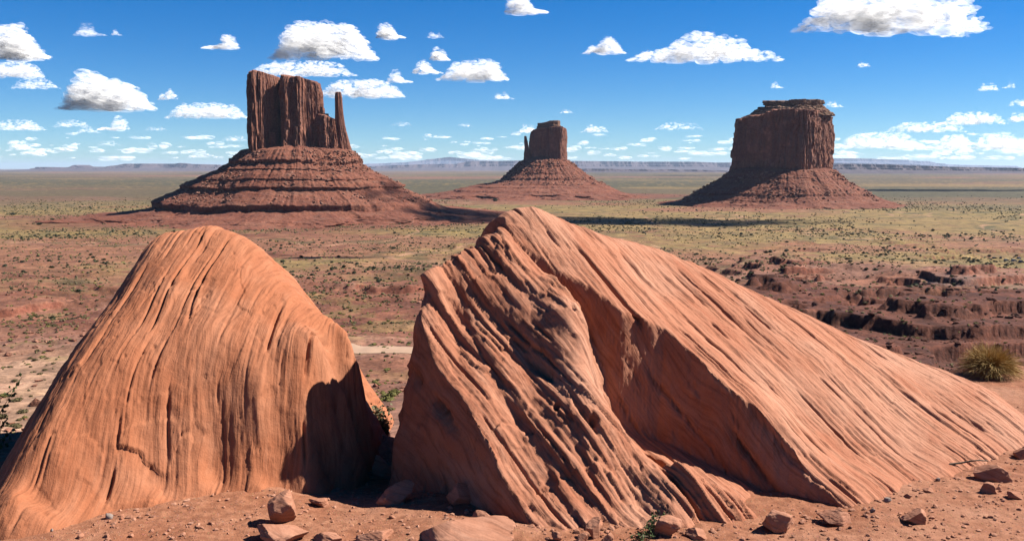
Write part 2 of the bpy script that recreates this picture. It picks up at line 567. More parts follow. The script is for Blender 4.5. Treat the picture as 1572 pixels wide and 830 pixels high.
def build_ground():
    ang = np.radians(np.r_[np.arange(-180, -42, 3.0), np.arange(-42, -34, 0.4), np.linspace(-34, 34, 1500), np.arange(34.4, 42, 0.4), np.arange(42, 180, 3.0)])
    r = np.r_[0.6, 1.5, 3, 5, np.geomspace(7, 150, 200), np.geomspace(151, 700, 430), np.geomspace(704, 4000, 330), np.geomspace(4040, 90000, 140)]
    A, D = np.meshgrid(ang, r)
    x = D * np.sin(A); y = D * np.cos(A)
    z = ground_h(x, y)
    patch = (x > -11) & (x < 13.5) & (y > 3) & (y < 21)
    inner = np.clip(np.minimum.reduce([x + 11, 13.5 - x, y - 3, 21 - y]), 0, 1)
    z = np.where(patch, z - 0.35 * inner, z)
    dzr = np.abs(np.gradient(z, axis=0) / np.maximum(np.gradient(D, axis=0), 1e-6))
    dza = np.abs(np.gradient(z, axis=1) / np.maximum(np.abs(D * np.gradient(A, axis=1)), 1e-6))
    c = ground_col(x, y, z, np.maximum(dzr, dza))
    F = gridfaces(len(r), len(ang), wrap=True)[:, ::-1]
    me = mesh_np('ground', np.stack([x, y, z], -1).reshape(-1, 3), F, [M_valley], cols=c.reshape(-1, 3))
    tag(obj('ground', me), kind='structure')
    # trampled ledge in front of the boulders, finer mesh
    xs = np.arange(-11, 13.5, 0.03); ys = np.r_[np.arange(3, 7.5, 0.12), np.arange(7.5, 21, 0.03)]
    X, Y = np.meshgrid(xs, ys)
    Z = ground_h(X, Y) + 0.012 * fbm(X / 0.09, Y / 0.09, 0, 3, seed=14)
    me = mesh_np('dirt_terrace', np.stack([X, Y, Z], -1).reshape(-1, 3), gridfaces(len(ys), len(xs)), [M_soil])
    tag(obj('dirt_terrace', me), kind='structure')


build_ground()

# ---------------------------------------------------------------- the two great boulders
def teeth(s, w, seed, sharp=0.15):
    """cuesta profile: sharp rise on the low-s side of every bed, long fall behind"""
    q = s / w
    k = np.floor(q); t = q - k
    a = 0.15 + 0.85 * hash1(k, seed)
    up = ss(0, sharp, t)
    return a * np.where(t < sharp, up, (1 - t) / (1 - sharp))


def blocks(a, b, c, seed):
    """broken rock: every cell of a jittered lattice gets its own height and tilt, so cells meet in sharp edges (-1..1)"""
    ia, ib, ic = np.floor(a), np.floor(b), np.floor(c)
    best = np.full(a.shape, 1e9); val = np.zeros(a.shape)
    for da in (-1, 0, 1):
        for db in (-1, 0, 1):
            for dc in (-1, 0, 1):
                ka, kb, kc = ia + da, ib + db, ic + dc
                i0 = ka.astype(int) & 63; i1 = kb.astype(int) & 63; i2 = kc.astype(int) & 63
                r0 = TAB[i0, i1, i2]; r1 = TAB[i1, i2, (i0 + seed) & 63]; r2 = TAB[i2, (i0 + 7) & 63, (i1 + seed) & 63]
                pa, pb, pc = a - ka - 0.15 - 0.7 * r0, b - kb - 0.15 - 0.7 * r1, c - kc - 0.15 - 0.7 * r2
                d = pa * pa + pb * pb + pc * pc
                v = (TAB[(i0 + 3) & 63, (i1 + 5) & 63, (i2 + seed) & 63] * 2 - 1) + 1.3 * (r1 - 0.5) * pa + 1.0 * (r2 - 0.5) * pb
                m = d < best
                best = np.where(m, d, best); val = np.where(m, v, val)
    return val


def finish_boulder(name, X, Y, Z, disp, mat, label, cat, keep=-0.42):
    N = grid_normals(X, Y, Z)
    V = np.stack([X, Y, Z], -1) + N * disp[..., None]
    F = gridfaces(X.shape[0], X.shape[1])
    zz = V[..., 2].ravel()
    F = F[(zz[F] > keep).any(1)]
    used = np.unique(F)
    mp = np.full(X.size, -1); mp[used] = np.arange(len(used))
    V = V.reshape(-1, 3)[used]; F = mp[F]
    c = V.mean(0); c[2] = 0
    o = obj(name, mesh_np(name, V - c, F, [mat]), loc=tuple(c))
    return tag(o, label, cat)


def left_boulder():
    pts = []
    def a(px, py, Yd): pts.append(P(px, py, Yd))
    def g(px, py, z=0.0): pts.append(G(px, py, z))
    def w3(x, y, z): pts.append(np.array([x, y, z]))
    # foot of the front
    for q in ((20, 828), (80, 818), (130, 800), (240, 777), (330, 760), (400, 752), (470, 745)): g(*q, -0.02)
    for q in ((540, 738, -0.2), (566, 718, -0.25)): g(*q)
    # front face
    for q in ((90, 700, 8.95), (160, 640, 9.38), (200, 700, 9.28), (230, 600, 9.68), (250, 500, 10.35), (280, 430, 11.0), (300, 380, 11.7),
              (300, 660, 9.68), (330, 560, 10.02), (360, 480, 10.62), (350, 410, 11.35), (400, 640, 9.86), (420, 560, 10.22), (440, 500, 10.65),
              (470, 600, 10.2), (500, 560, 10.55), (520, 660, 10.6), (548, 640, 11.0), (480, 690, 10.0), (400, 700, 9.8), (540, 700, 10.9), (535, 600, 10.8),
              (30, 760, 8.56), (60, 770, 8.68), (100, 740, 8.87), (150, 735, 9.05), (240, 735, 9.35), (330, 720, 9.66), (430, 715, 9.87), (500, 720, 10.2)): a(*q)
    # ridge and silhouette
    for q in ((330, 349, 12.2), (290, 352, 12.3), (370, 365, 12.1), (390, 388, 11.9), (400, 410, 11.7), (440, 445, 11.5), (480, 480, 11.25), (520, 507, 11.2), (548, 545, 11.2), (561, 605, 11.3), (573, 670, 11.4),
              (230, 378, 12.2), (183, 441, 11.6), (134, 517, 10.95), (88, 580, 10.4), (50, 642, 9.9), (16, 698, 9.5)): a(*q)
    # lump behind the ridge on the right
    for q in ((440, 425, 12.6), (470, 450, 12.5), (495, 490, 12.4)): a(*q)
    # back
    for q in ((-5.75, 9.2, -0.75), (-5.85, 9.9, -0.7), (-5.9, 10.8, -0.5), (-5.85, 11.8, -0.2), (-5.6, 12.8, 0.1), (-5.2, 13.6, 0.7), (-4.2, 14.2, 1.6), (-3.2, 13.6, 1.7), (-2.4, 13.3, 0.7), (-1.9, 12.6, -0.2), (-1.35, 12.0, -0.5),
              (-4.4, 15.8, 0), (-3.0, 15.2, 0), (-1.8, 14.2, -0.6), (-5.8, 14.6, -0.6), (-4, 17.2, -1.2), (-1.0, 12.5, -1.2), (-1.2, 11.4, -0.9)): w3(*q)
    # below ground in front
    for q in ((20, 829), (130, 802), (240, 779), (330, 762), (470, 747)):
        p = G(*q, 0.0); w3(p[0] * 0.985, p[1] - 0.25, -0.75)
    f = tps(pts)
    xs = np.arange(-6.6, -0.7, 0.011); ys = np.arange(7.9, 16.8, 0.0145)
    X, Y = np.meshgrid(xs, ys)
    Z = np.maximum(f(X, Y), -0.8)
    n = np.array(BED_LEFT); n = n / np.linalg.norm(n)
    wob = fbm(X / 2.6, Y / 2.6, Z / 2.6, 2, seed=31) * 0.16
    s = X * n[0] + (Y - 10) * n[1] + Z * n[2] + wob + 0.05 * (Y - 10.5) ** 2 * 0.3
    br = fbm(X / 0.7, Y / 0.7, Z / 0.7, 3, seed=32)
    near_edge = ss(-4.9, -5.5, X)
    crown = ss(1.3, 2.1, Z)
    d = (0.018 + 0.05 * near_edge + 0.035 * crown) * (teeth(-s + 0.1 * br, 0.62, 3, 0.14) - 0.4)
    d = d + (0.017 + 0.03 * near_edge) * (teeth(-s + 0.05 * br, 0.23, 5, 0.16) - 0.4) * (0.6 + 0.6 * br)
    d = d + 0.008 * (teeth(-s + 0.03 * br, 0.085, 8, 0.25) - 0.4) * (0.6 + 0.8 * br)
    # narrow open cracks, broken along their length
    for w_, sd, dep, th, wd in ((0.43, 41, 0.07, 0.12, 0.014), (0.19, 42, 0.035, 0.16, 0.011), (0.08, 43, 0.014, 0.1, 0.011)):
        q = s / w_ + 0.25 * fbm(s / w_, Y * 0.3, Z * 0.3, 2, seed=sd)
        t = np.abs(q - np.round(q)) * w_
        msk = ss(th, th + 0.3, fbm(np.round(q) * 5.3, Y / 1.1, Z / 1.1, 3, seed=sd + 1))
        d = d - dep * msk * np.exp(-(t / wd) ** 2)
    wv = 0.25 * fbm(X / 0.4, Y / 0.4, Z / 0.4, 3, seed=37)
    h_ = Y * 0.6 + Z * 0.8
    d = d + 0.013 * blocks(s / 0.34 + wv, h_ / 0.75 + wv, (Y - Z) / 1.0, 3) * (0.4 + 0.8 * ss(-0.2, 0.3, br)) + 0.005 * blocks(s / 0.11 + wv, h_ / 0.3, (Y - Z) / 0.4, 9)
    d = d + 0.018 * fbm(X / 0.9, Y / 0.9, Z / 0.9, 4, seed=33) + 0.006 * fbm(X / 0.10, Y / 0.10, Z / 0.10, 3, seed=34)
    # pits
    pit = fbm(X / 0.085, Y / 0.085, Z / 0.085, 2, seed=35)
    d = d - 0.016 * ss(0.6, 0.8, pit)
    # shallow spalled patches
    sp = fbm(X / 1.1, Y / 1.1, Z / 0.6, 4, seed=36)
    finish_boulder('sandstone_boulder', X, Y, Z, d, M_left, 'dome shaped orange sandstone boulder streaked with steep parallel grooves', 'boulder')


def right_boulder():
    A, B = [], []
    def pa(L, *qs):
        for q in qs: L.append(P(*q))
    def pg(L, z, *qs):
        for q in qs: L.append(G(*q, z))
    # A: the long main slab that runs down to the right
    crest = ((775, 334, 11.3), (820, 320, 11.5), (870, 340, 11.8), (900, 352, 11.95), (1000, 382, 12.4), (1100, 422, 12.6), (1200, 467, 12.7), (1300, 512, 12.8), (1400, 552, 12.8), (1480, 582, 12.7), (1540, 612, 12.4))
    pa(A, *crest)
    edge = ((792, 366, 11.1), (845, 410, 10.9), (902, 435, 10.8), (952, 476, 10.6), (1021, 504, 10.6), (1071, 548, 10.3), (1115, 592, 10.0), (1171, 636, 9.75), (1208, 673, 9.6), (1240, 725, 9.35))
    pa(A, *edge)
    pg(A, -0.02, (1572, 692), (1520, 712), (1450, 737), (1380, 762), (1320, 782), (1260, 790))
    pa(A, (920, 385, 11.4), (1000, 430, 11.6), (1080, 480, 11.4), (1150, 530, 11.1), (1200, 590, 10.6), (1250, 540, 11.4), (1300, 620, 10.7), (1300, 700, 9.95), (1400, 640, 11.0), (1400, 700, 10.3), (1480, 650, 11.2))
    for x, y, z in ((0.2, 12.4, 2.35), (1.4, 13.4, 1.9), (2.8, 13.9, 1.4), (4.2, 14.0, 0.9), (5.6, 13.9, 0.35), (0.3, 13.6, 0.8), (1.6, 14.6, 0.3), (3.2, 15, 0), (5, 15, -0.4), (6.9, 13.6, -0.3), (7.2, 12.2, -0.2), (-0.8, 12.6, 1.0), (-0.6, 14, -0.5), (7.4, 11.2, -0.5)):
        A.append(np.array([x, y, z]))
    for q in ((1450, 737), (1380, 762), (1320, 782), (1572, 692)):
        p = G(*q); A.append(np.array([p[0] * 1.02, p[1] - 0.35, -0.45]))
    # B: the layered front slab
    rim = ((805, 391, 10.95), (850, 430, 10.65), (892, 479, 10.2), (888, 517, 9.98), (905, 585, 9.6), (946, 648, 9.3), (1046, 717, 8.95), (1121, 756, 8.88))
    pa(B, *rim)
    for q in rim[1:]:
        p = P(*q); B.append(p + np.array([0.22, 0.32, -0.34]))
    pg(B, -0.02, (1171, 788), (1100, 806), (1000, 817), (880, 826), (800, 817))
    pa(B, (772, 352, 11.25), (735, 368, 11.15), (690, 397, 10.75), (660, 424, 10.5), (720, 430, 10.6), (760, 460, 10.5), (820, 470, 10.35), (700, 480, 10.45), (750, 520, 10.15), (820, 560, 9.85), (800, 620, 9.45), (750, 600, 9.5), (700, 590, 9.62), (720, 640, 9.25), (740, 680, 9.0), (770, 730, 8.78),
       (850, 680, 9.12), (810, 740, 8.82), (900, 740, 8.8), (980, 770, 8.78), (655, 545, 9.95), (640, 480, 10.2), (630, 500, 10.25))
    for x, y, z in ((-1.3, 11.4, 1.5), (-1.0, 11.8, 1.5), (-0.4, 11.9, 2.0), (-1.3, 12.4, 0.7), (0.4, 11.4, 1.9)):
        B.append(np.array([x, y, z]))
    for q in ((1171, 788), (1100, 806), (1000, 817), (880, 826), (800, 817)):
        p = G(*q); B.append(np.array([p[0], p[1] - 0.3, -0.42]))
    fa, fb = tps(A), tps(B)
    xs = np.arange(-2.1, 8.2, 0.013); ys = np.arange(7.9, 15.6, 0.0145)
    X, Y = np.meshgrid(xs, ys)
    wx = 0.05 * fbm(X / 0.35, Y / 0.35, 0, 5, gain=0.6, seed=51)
    M_ = [tuple(P(*q)[:2]) for q in edge]
    M_ = [(-0.35, 11.6)] + M_ + [(3.35, 9.0), (3.6, 8.4)]
    za = fa(X, Y); zb = fb(X, Y)
    la = -side_dist(X, Y, M_) + wx                 # > 0 on the left (camera-left) of the main edge
    # left edge of the front slab
    N_ = [(-0.2, 12.6), (-0.5, 11.45), (-0.76, 10.85), (-1.02, 10.5), (-1.1, 10.25), (-0.9, 9.98), (-0.58, 9.52), (-0.29, 9.06), (-0.04, 8.74), (0.14, 8.5)]
    lb = -side_dist(X, Y, N_) + wx * 0.8
    za = np.where(la > 0, za - np.minimum(3.6 * la, np.clip(0.5 + (Y - 9.35) * 0.6, 0.42, 1.05)) - 0.05 * ss(0, 0.06, la) - 0.25 * np.maximum(la - 0.3, 0) - 2.6 * np.maximum(la - 0.75, 0), za)
    zb = np.where(lb > 0, zb - 5.0 * lb, zb)
    R_ = [tuple(P(*q)[:2]) for q in rim]
    R_ = [(R_[0][0] - 0.25, R_[0][1] + 0.35)] + R_ + [(2.6, 8.6)]
    lr = side_dist(X, Y, R_) + 0.5 * wx
    zb = np.where(lr > 0.05, zb - 0.75 * (lr - 0.05) - 0.8 * np.maximum(lr - 0.5, 0), zb)
    # inner steps of the front slab: two ledges stepping down to the camera-left
    for poly, drop, sl in (([(-0.55, 11.4), (-0.62, 10.75), (-0.42, 10.3), (-0.1, 9.8), (0.2, 9.3), (0.42, 8.95), (0.6, 8.6)], 0.14, 3.6),
                           ([(-0.2, 11.4), (-0.15, 10.8), (0.05, 10.4), (0.35, 9.9), (0.62, 9.4), (0.85, 8.9), (1.0, 8.6)], 0.13, 3.2)):
        l2 = -side_dist(X, Y, poly) + wx * 0.9
        zb = zb - 0.28 * drop * ss(0, drop * 1.4 / sl, l2) * (1 - ss(0.12, 0.7, l2)) * (0.6 + 0.8 * ss(-0.3, 0.3, fbm(X / 0.8, Y / 0.8, 0, 2, seed=57)))
    Z = np.maximum(np.maximum(za, zb), -0.8)
    n = np.array(BED_RIGHT); n = n / np.linalg.norm(n)
    wob = fbm(X / 2.8, Y / 2.8, Z / 2.8, 2, seed=52) * 0.12
    s = X * n[0] + Y * n[1] + Z * n[2] + wob
    br = fbm(X / 0.6, Y / 0.6, Z / 0.6, 3, seed=53)
    dd = X * 0.55 - Y * 0.6 - Z * 0.58               # distance along the beds
    lenm = fbm(s * 2.2, dd * 0.45, 0, 3, seed=54)
    front = ss(0.2, -0.2, za - zb)
    d = (0.020 + 0.045 * front) * (teeth(s + 0.012 * br, 0.47, 7, 0.06) - 0.4) * (0.3 + 1.0 * ss(-0.2, 0.2, lenm))
    d = d + (0.014 + 0.030 * front) * (teeth(s + 0.008 * br, 0.19, 9, 0.08) - 0.4) * (0.0 + 1.3 * ss(-0.1, 0.25, fbm(s * 4, dd * 0.8, 0, 3, seed=58)))
    d = d + (0.009 + 0.010 * front) * (teeth(s + 0.006 * br, 0.075, 11, 0.14) - 0.4) * (0.1 + 1.2 * ss(-0.2, 0.25, fbm(s * 9, dd * 1.3, 0, 3, seed=59)))
    d = d + 0.005 * fbm(s * 34, dd * 1.6, 0, 3, seed=60)
    # slots between beds
    for w_, sd, dep, th, wd in ((0.36, 61, 0.12, 0.16, 0.018), (0.16, 62, 0.06, 0.2, 0.013), (0.07, 64, 0.02, 0.12, 0.010)):
        q = s / w_ + 0.3 * fbm(s / w_, dd * 0.25, 0, 2, seed=sd)
        t = np.abs(q - np.round(q)) * w_
        msk = ss(th, th + 0.25, fbm(np.round(q) * 3.7, dd * 0.8, 0.5, 3, seed=sd + 1))
        d = d - dep * msk * np.exp(-(t / wd) ** 2)
    ee = X * -0.08 - Y * 0.69 + Z * 0.72
    wv = 0.2 * fbm(X / 0.3, Y / 0.3, Z / 0.3, 3, seed=67)
    d = d + (0.007 + 0.012 * front) * blocks(s / 0.30 + wv, dd / 0.85 + wv, ee / 0.6, 5) + (0.004 + 0.005 * front) * blocks(s / 0.11 + wv, dd / 0.34 + wv, ee / 0.25, 11)
    d = d + 0.012 * front * (0.5 - 2 * np.abs(fbm(X / 0.22, Y / 0.22, Z / 0.22, 4, gain=0.65, seed=66)))
    d = d + (0.025 + 0.01 * front) * fbm(X / 0.75, Y / 0.55, Z / 0.55, 4, seed=55) + 0.008 * fbm(X / 0.1, Y / 0.1, Z / 0.1, 3, seed=56)
    # two weathered sockets on the front slab
    for px, py, Yd, r_ in ((854, 632, 9.42, 0.03), (912, 662, 9.25, 0.042)):
        c = P(px, py, Yd)
        d = d - 0.12 * np.exp(-(((X - c[0]) ** 2 + (Y - c[1]) ** 2) / r_ ** 2) ** 2)
    finish_boulder('sandstone_boulder', X, Y, Z, d, M_right, 'long wedge shaped sandstone boulder with tilted layers and a shaded recess', 'boulder')


left_boulder()
right_boulder()

# ---------------------------------------------------------------- buttes
def tower(name, parent, c, foot, zb, zt, shape, mat, flute=0.06, seed=0, nz=150, na=900, top=None, cols=24, tilt=0.0, tiers=()):
    """a cliff tower: star-shaped footprint, vertical flutes; shape(t) -> (scale, shift x) with t = 0 base .. 1 top"""
    foot = np.array(foot, float)
    fa = np.arctan2(foot[:, 1], foot[:, 0])
    A = np.linspace(-math.pi, math.pi, na, endpoint=False)
    rad = np.zeros(na)
    n = len(foot)
    for i in range(n):
        p, q = foot[i], foot[(i + 1) % n]
        e = q - p
        dx, dy = np.cos(A), np.sin(A)
        den = dx * e[1] - dy * e[0]
        with np.errstate(divide='ignore', invalid='ignore'):
            t = (p[0] * e[1] - p[1] * e[0]) / den
            u = (p[0] * dy - p[1] * dx) / den
        ok = (t > 0) & (u >= -1e-6) & (u <= 1 + 1e-6)
        rad = np.where(ok, np.maximum(rad, t), rad)
    size = rad.mean()
    T = np.r_[np.linspace(0, 1, nz)]
    V = []
    for t in T:
        sc, sh = shape(t)
        x0 = np.cos(A) * rad; y0 = np.sin(A) * rad
        # flutes: noise that changes quickly around, slowly upward
        f1 = fbm(x0 / size * 3.2, y0 / size * 3.2, t * 0.5, 4, seed=seed)
        f2 = 1 - 2 * np.abs(fbm(x0 / size * 6.5, y0 / size * 6.5, t * 0.9, 3, seed=seed + 1))
        f3 = fbm(x0 / size * 16, y0 / size * 16, t * 3.0, 3, seed=seed + 2)
        f4 = fbm(x0 / size * 5, y0 / size * 5, t * 7.0, 3, seed=seed + 3)
        f5 = fbm(x0 / size * 30, y0 / size * 30, t * 24, 3, seed=seed + 9)
        blk = np.floor(3 * fbm(x0 / size * 2.6, y0 / size * 2.6, t * 2.2, 2, seed=seed + 7) + 0.5) / 1.5
        crack = -np.exp(-(fbm(x0 / size * 4.4, y0 / size * 4.4, t * 0.35, 2, seed=seed + 5) / 0.05) ** 2)
        k = 1 + flute * (1.0 * f1 + 0.5 * f2 + 0.6 * f3 + 0.6 * f4 + 0.9 * crack + 0.6 * blk + 0.25 * f5)
        for (tt, amount) in tiers:                     # ledges
            k = k - amount * ss(tt - 0.006, tt + 0.006, t)
        zt_ = zt if top is None else np.interp(x0 * sc, top[0], top[1])
        z = zb + (zt_ - zb) * t + (2.6 * f3 + 1.5 * f1 + 1.8 * blk - 1.5) * ss(0.75, 1, t) * (size / 60)
        V.append(np.stack([x0 * sc * k + sh, y0 * sc * k, z], -1))
    last = V[-1]
    for q, dz in ((0.97, 0.012), (0.85, 0.02), (0.6, 0.03), (0.3, 0.033), (0.02, 0.034)):
        w_ = last.copy(); cx_ = last[:, 0].mean(); cy_ = last[:, 1].mean()
        w_[:, 0] = cx_ + (last[:, 0] - cx_) * q; w_[:, 1] = cy_ + (last[:, 1] - cy_) * q
        zt_ = zt if top is None else np.interp(w_[:, 0], top[0], top[1])
        w_[:, 2] = np.maximum(last[:, 2] * q + zt_ * (1 - q), last[:, 2] - 5) + dz * (zt - zb) * 0.5
        V.append(w_)
    V = np.array(V)
    o = obj(name, mesh_np(name, V.reshape(-1, 3), gridfaces(V.shape[0], na, True), [mat]), parent, c)
    return o


def talus(name, parent, levels, mat, seed, na=1400, nr=260, rough=1.0):
    """levels: (z, left, front, right, back) radii; nearly equal radii at two heights make a cliff band"""
    L = np.array(levels, float)
    seg = np.hypot(np.diff(L[:, 0]), np.diff(L[:, 1:].mean(1)))
    cs = np.r_[0, np.cumsum(seg)]
    U = np.unique(np.r_[np.linspace(0, cs[-1], nr), cs])
    Lv = np.stack([np.interp(U, cs, L[:, i]) for i in range(5)], -1)
    A = np.linspace(-math.pi, math.pi, na, endpoint=False)
    c, s = np.cos(A), np.sin(A)
    ker = np.exp(-np.linspace(-2, 2, 61) ** 2); ker /= ker.sum()
    Sm = np.stack([np.convolve(np.pad(Lv[:, i], 30, mode='edge'), ker, 'valid') for i in range(5)], -1)
    V = []
    for (z, l, f, r_, b), sm in zip(Lv, Sm):
        rx = np.where(c > 0, r_, l); ry = np.where(s > 0, b, f)
        R_ = 1 / np.sqrt((c / rx) ** 2 + (s / ry) ** 2)
        R2 = 1 / np.sqrt((c / np.where(c > 0, sm[3], sm[1])) ** 2 + (s / np.where(s > 0, sm[4], sm[2])) ** 2)
        mb = ss(-0.55, -0.1, fbm(c * 3.2, s * 3.2, z / 34, 4, seed=seed + 9))
        R_ = R2 + (R_ - R2) * mb
        x, y = c * R_, s * R_
        gul = fbm(x / 42, y / 42, z / 130, 4, seed=seed)
        bay = fbm(x / 95, y / 95, 0.0, 3, seed=seed + 1)
        rm = L[:, 1:].mean() * 0.8
        small = fbm(x / 9, y / 9, z / 9, 4, seed=seed + 2) + 1.5 * (0.4 - np.abs(fbm(c * rm / 17, s * rm / 17, z / 120, 3, seed=seed + 6)) * 1.6)
        zoff = 2.6 * fbm(c * rm / 24, s * rm / 24, z / 60, 4, seed=seed + 8)
        rk = np.maximum(fbm(x / 7, y / 7, z / 7, 2, seed=seed + 4) - 0.28, 0)
        low_ = ss(0.25, 0.0, (z - L[-1, 0]) / (L[0, 0] - L[-1, 0]))
        k = R_ * (1 + 0.03 * gul + (0.05 + 0.16 * low_) * bay + 0.05 * low_ * gul) + (1.6 * small + 1.2 * gul) * rough
        zz = z + (0.9 * small + 3.0 * rk) * rough + 2.2 * bay + zoff
        V.append(np.stack([c * k, s * k, zz], -1))
    V = np.array(V)
    return obj(name, mesh_np(name, V.reshape(-1, 3), gridfaces(V.shape[0], na, True)[:, ::-1], [mat]), parent)


def rocks_on(name, parent, levels, seed, n, size, mat):
    """fallen blocks lying on a talus, one mesh: uncountable rubble"""
    r_ = np.random.default_rng(seed)
    L = np.array(levels, float)
    V0, F0 = ico(1)
    VV, FF = [], []
    for i in range(n):
        z = L[-1, 0] + (L[0, 0] - L[-1, 0]) * r_.random() ** 1.1
        q = [np.interp(-z, -L[:, 0], L[:, k]) for k in range(1, 5)]
        a = r_.uniform(-math.pi, math.pi)
        c, s = math.cos(a), math.sin(a)
        R_ = 1 / math.sqrt((c / (q[2] if c > 0 else q[0])) ** 2 + (s / (q[3] if s > 0 else q[1])) ** 2)
        sz = size * (0.35 + r_.random() ** 3 * 1.6)
        v = V0 * (1 + 0.35 * r_.standard_normal((len(V0), 1))) * sz * np.array([1, 1, 0.75]) + np.array([c * R_, s * R_, z + sz * 0.3])
        FF.append(F0 + len(VV) * len(V0)); VV.append(v)
    o = obj(name, mesh_np(name, np.concatenate(VV), np.concatenate(FF), [mat], smooth=False), parent)
    return tag(o, kind='stuff')


def west_mitten():
    D = 1600.0
    c = P(460, 258, D); c[2] = -81
    e = empty('sandstone_butte', tuple(c))
    tag(e, 'tall mitten shaped butte with a thin thumb spire at its right', 'butte')
    k = D / FPX
    Z = lambda py: zpix(py, D) - c[2]
    lev = [(Z(226), 60, 50, 60, 30), (Z(232), 84 * k, 84, 84 * k, 60), (Z(247), 104 * k, 106, 95 * k, 85), (Z(252), 102.5 * k, 104, 93.5 * k, 83), (Z(260), 119 * k, 120, 108 * k, 103), (Z(261.5), 118 * k, 119, 107 * k, 102), (Z(268), 134 * k, 134, 122 * k, 120), (Z(274), 147 * k, 142, 136 * k, 133), (Z(275.5), 146.5 * k, 141, 135.5 * k, 132),
           (Z(285), 172 * k, 152, 158 * k, 160), (Z(289.5), 169 * k, 148, 155 * k, 157), (Z(308), 214 * k, 196, 203 * k, 210), (Z(309.5), 216 * k, 197, 205 * k, 210), (Z(317.5), 211 * k, 191, 226 * k, 210),
           (Z(322), 236 * k, 222, 252 * k, 240), (Z(323.5), 246 * k, 228, 262 * k, 250), (Z(326), 258 * k, 246, 282 * k, 270), (Z(327), 266 * k, 250, 290 * k, 270), (Z(330), 290 * k, 275, 330 * k, 300), (Z(331.2), 296 * k, 280, 334 * k, 300), (Z(334), 330 * k, 330, 380 * k, 340), (Z(342), 390 * k, 360, 420 * k, 360)]
    t_ = talus('talus', e, lev, M_talus, 71)
    rocks_on('fallen_blocks', t_, lev[1:12], 5, 5000, 1.5, M_block)
    m = lambda px: (px - 460) * k
    # main tower, centre at pixel 440
    cx = m(440)
    foot = [(-38, 12), (-30, 0), (-25, -36), (-16, -49), (2, -43), (22, -28), (34, -10), (38, 8), (34, 24), (20, 40), (-20, 44)]
    top = ([-40, -25, -5, 20, 30, 38], [Z(118), Z(119), Z(121), Z(123), Z(129), Z(141)])
    tower('cliff_tower', e, (cx + 28, 0, 0), foot, Z(234), Z(121), lambda t: (1.0 + 0.03 * math.exp(-t * 9) - 0.03 * t - 0.05 * max(0, t - 0.93) / 0.07, -1 * t), M_tower, 0.11, 81, top=top, nz=170)
    foot = [(-18, 40), (-20, 5), (-17, -18), (-10, -36), (0, -42), (9, -32), (17, -6), (24, 12), (24, 44), (0, 52)]
    top = ([-22, -14, -4, 6, 14, 24], [Z(128), Z(116), Z(114), Z(114.5), Z(117), Z(119)])
    tower('cliff_column', e, (cx - 34, -27, 0), foot, Z(236), Z(118), lambda t: (1.02 + 0.03 * math.exp(-t * 9) - 0.04 * t - 0.10 * max(0, t - 0.9) / 0.1, 0), M_tower, 0.12, 84, top=top, nz=170)
    foot = [(-7, 0), (-6, -7), (0, -9), (6, -6), (7, 2), (0, 8)]
    tower('small_pinnacle', e, (cx - 12, -40, 0), foot, Z(238), Z(205), lambda t: (1.1 - 0.45 * t ** 2, 0), M_tower, 0.16, 86, nz=60, na=240)
    # broken shoulder between tower and thumb
    foot = [(-22, 0), (-18, -20), (-4, -26), (10, -22), (17, -4), (14, 14), (-6, 22)]
    top = ([-22, -16, -6, 0, 8, 14, 17], [Z(172), Z(176), Z(178), Z(180), Z(183), Z(192), Z(205)])
    tower('shoulder', e, (m(508), -4, 0), foot, Z(236), Z(182), lambda t: (1.06 - 0.25 * t ** 2, 0), M_tower, 0.13, 91, top=top, nz=80, na=400)
    foot = [(-6, 0), (-5, -8), (3, -8), (6, 0), (3, 7), (-5, 6)]
    tower('shoulder_knob', e, (m(502), -2, 0), foot, Z(200), Z(175), lambda t: (1.15 - 0.3 * t, 0), M_tower, 0.16, 93, nz=40, na=200)
    # thumb
    foot = [(-10, 0), (-8, -11), (2, -14), (10, -8), (12, 2), (6, 12), (-6, 11)]
    sh = lambda t: (np.interp(t, [0, 0.2, 0.4, 0.6, 0.75, 0.8, 0.93, 1.0], [1.35, 1.12, 0.88, 0.66, 0.56, 0.55, 0.52, 0.42]), np.interp(t, [0, 0.5, 1], [2, -4, -5.5]))
    tower('thumb', e, (m(526), -2, 0), foot, Z(240), Z(143), sh, M_tower, 0.10, 95, nz=130, na=300)


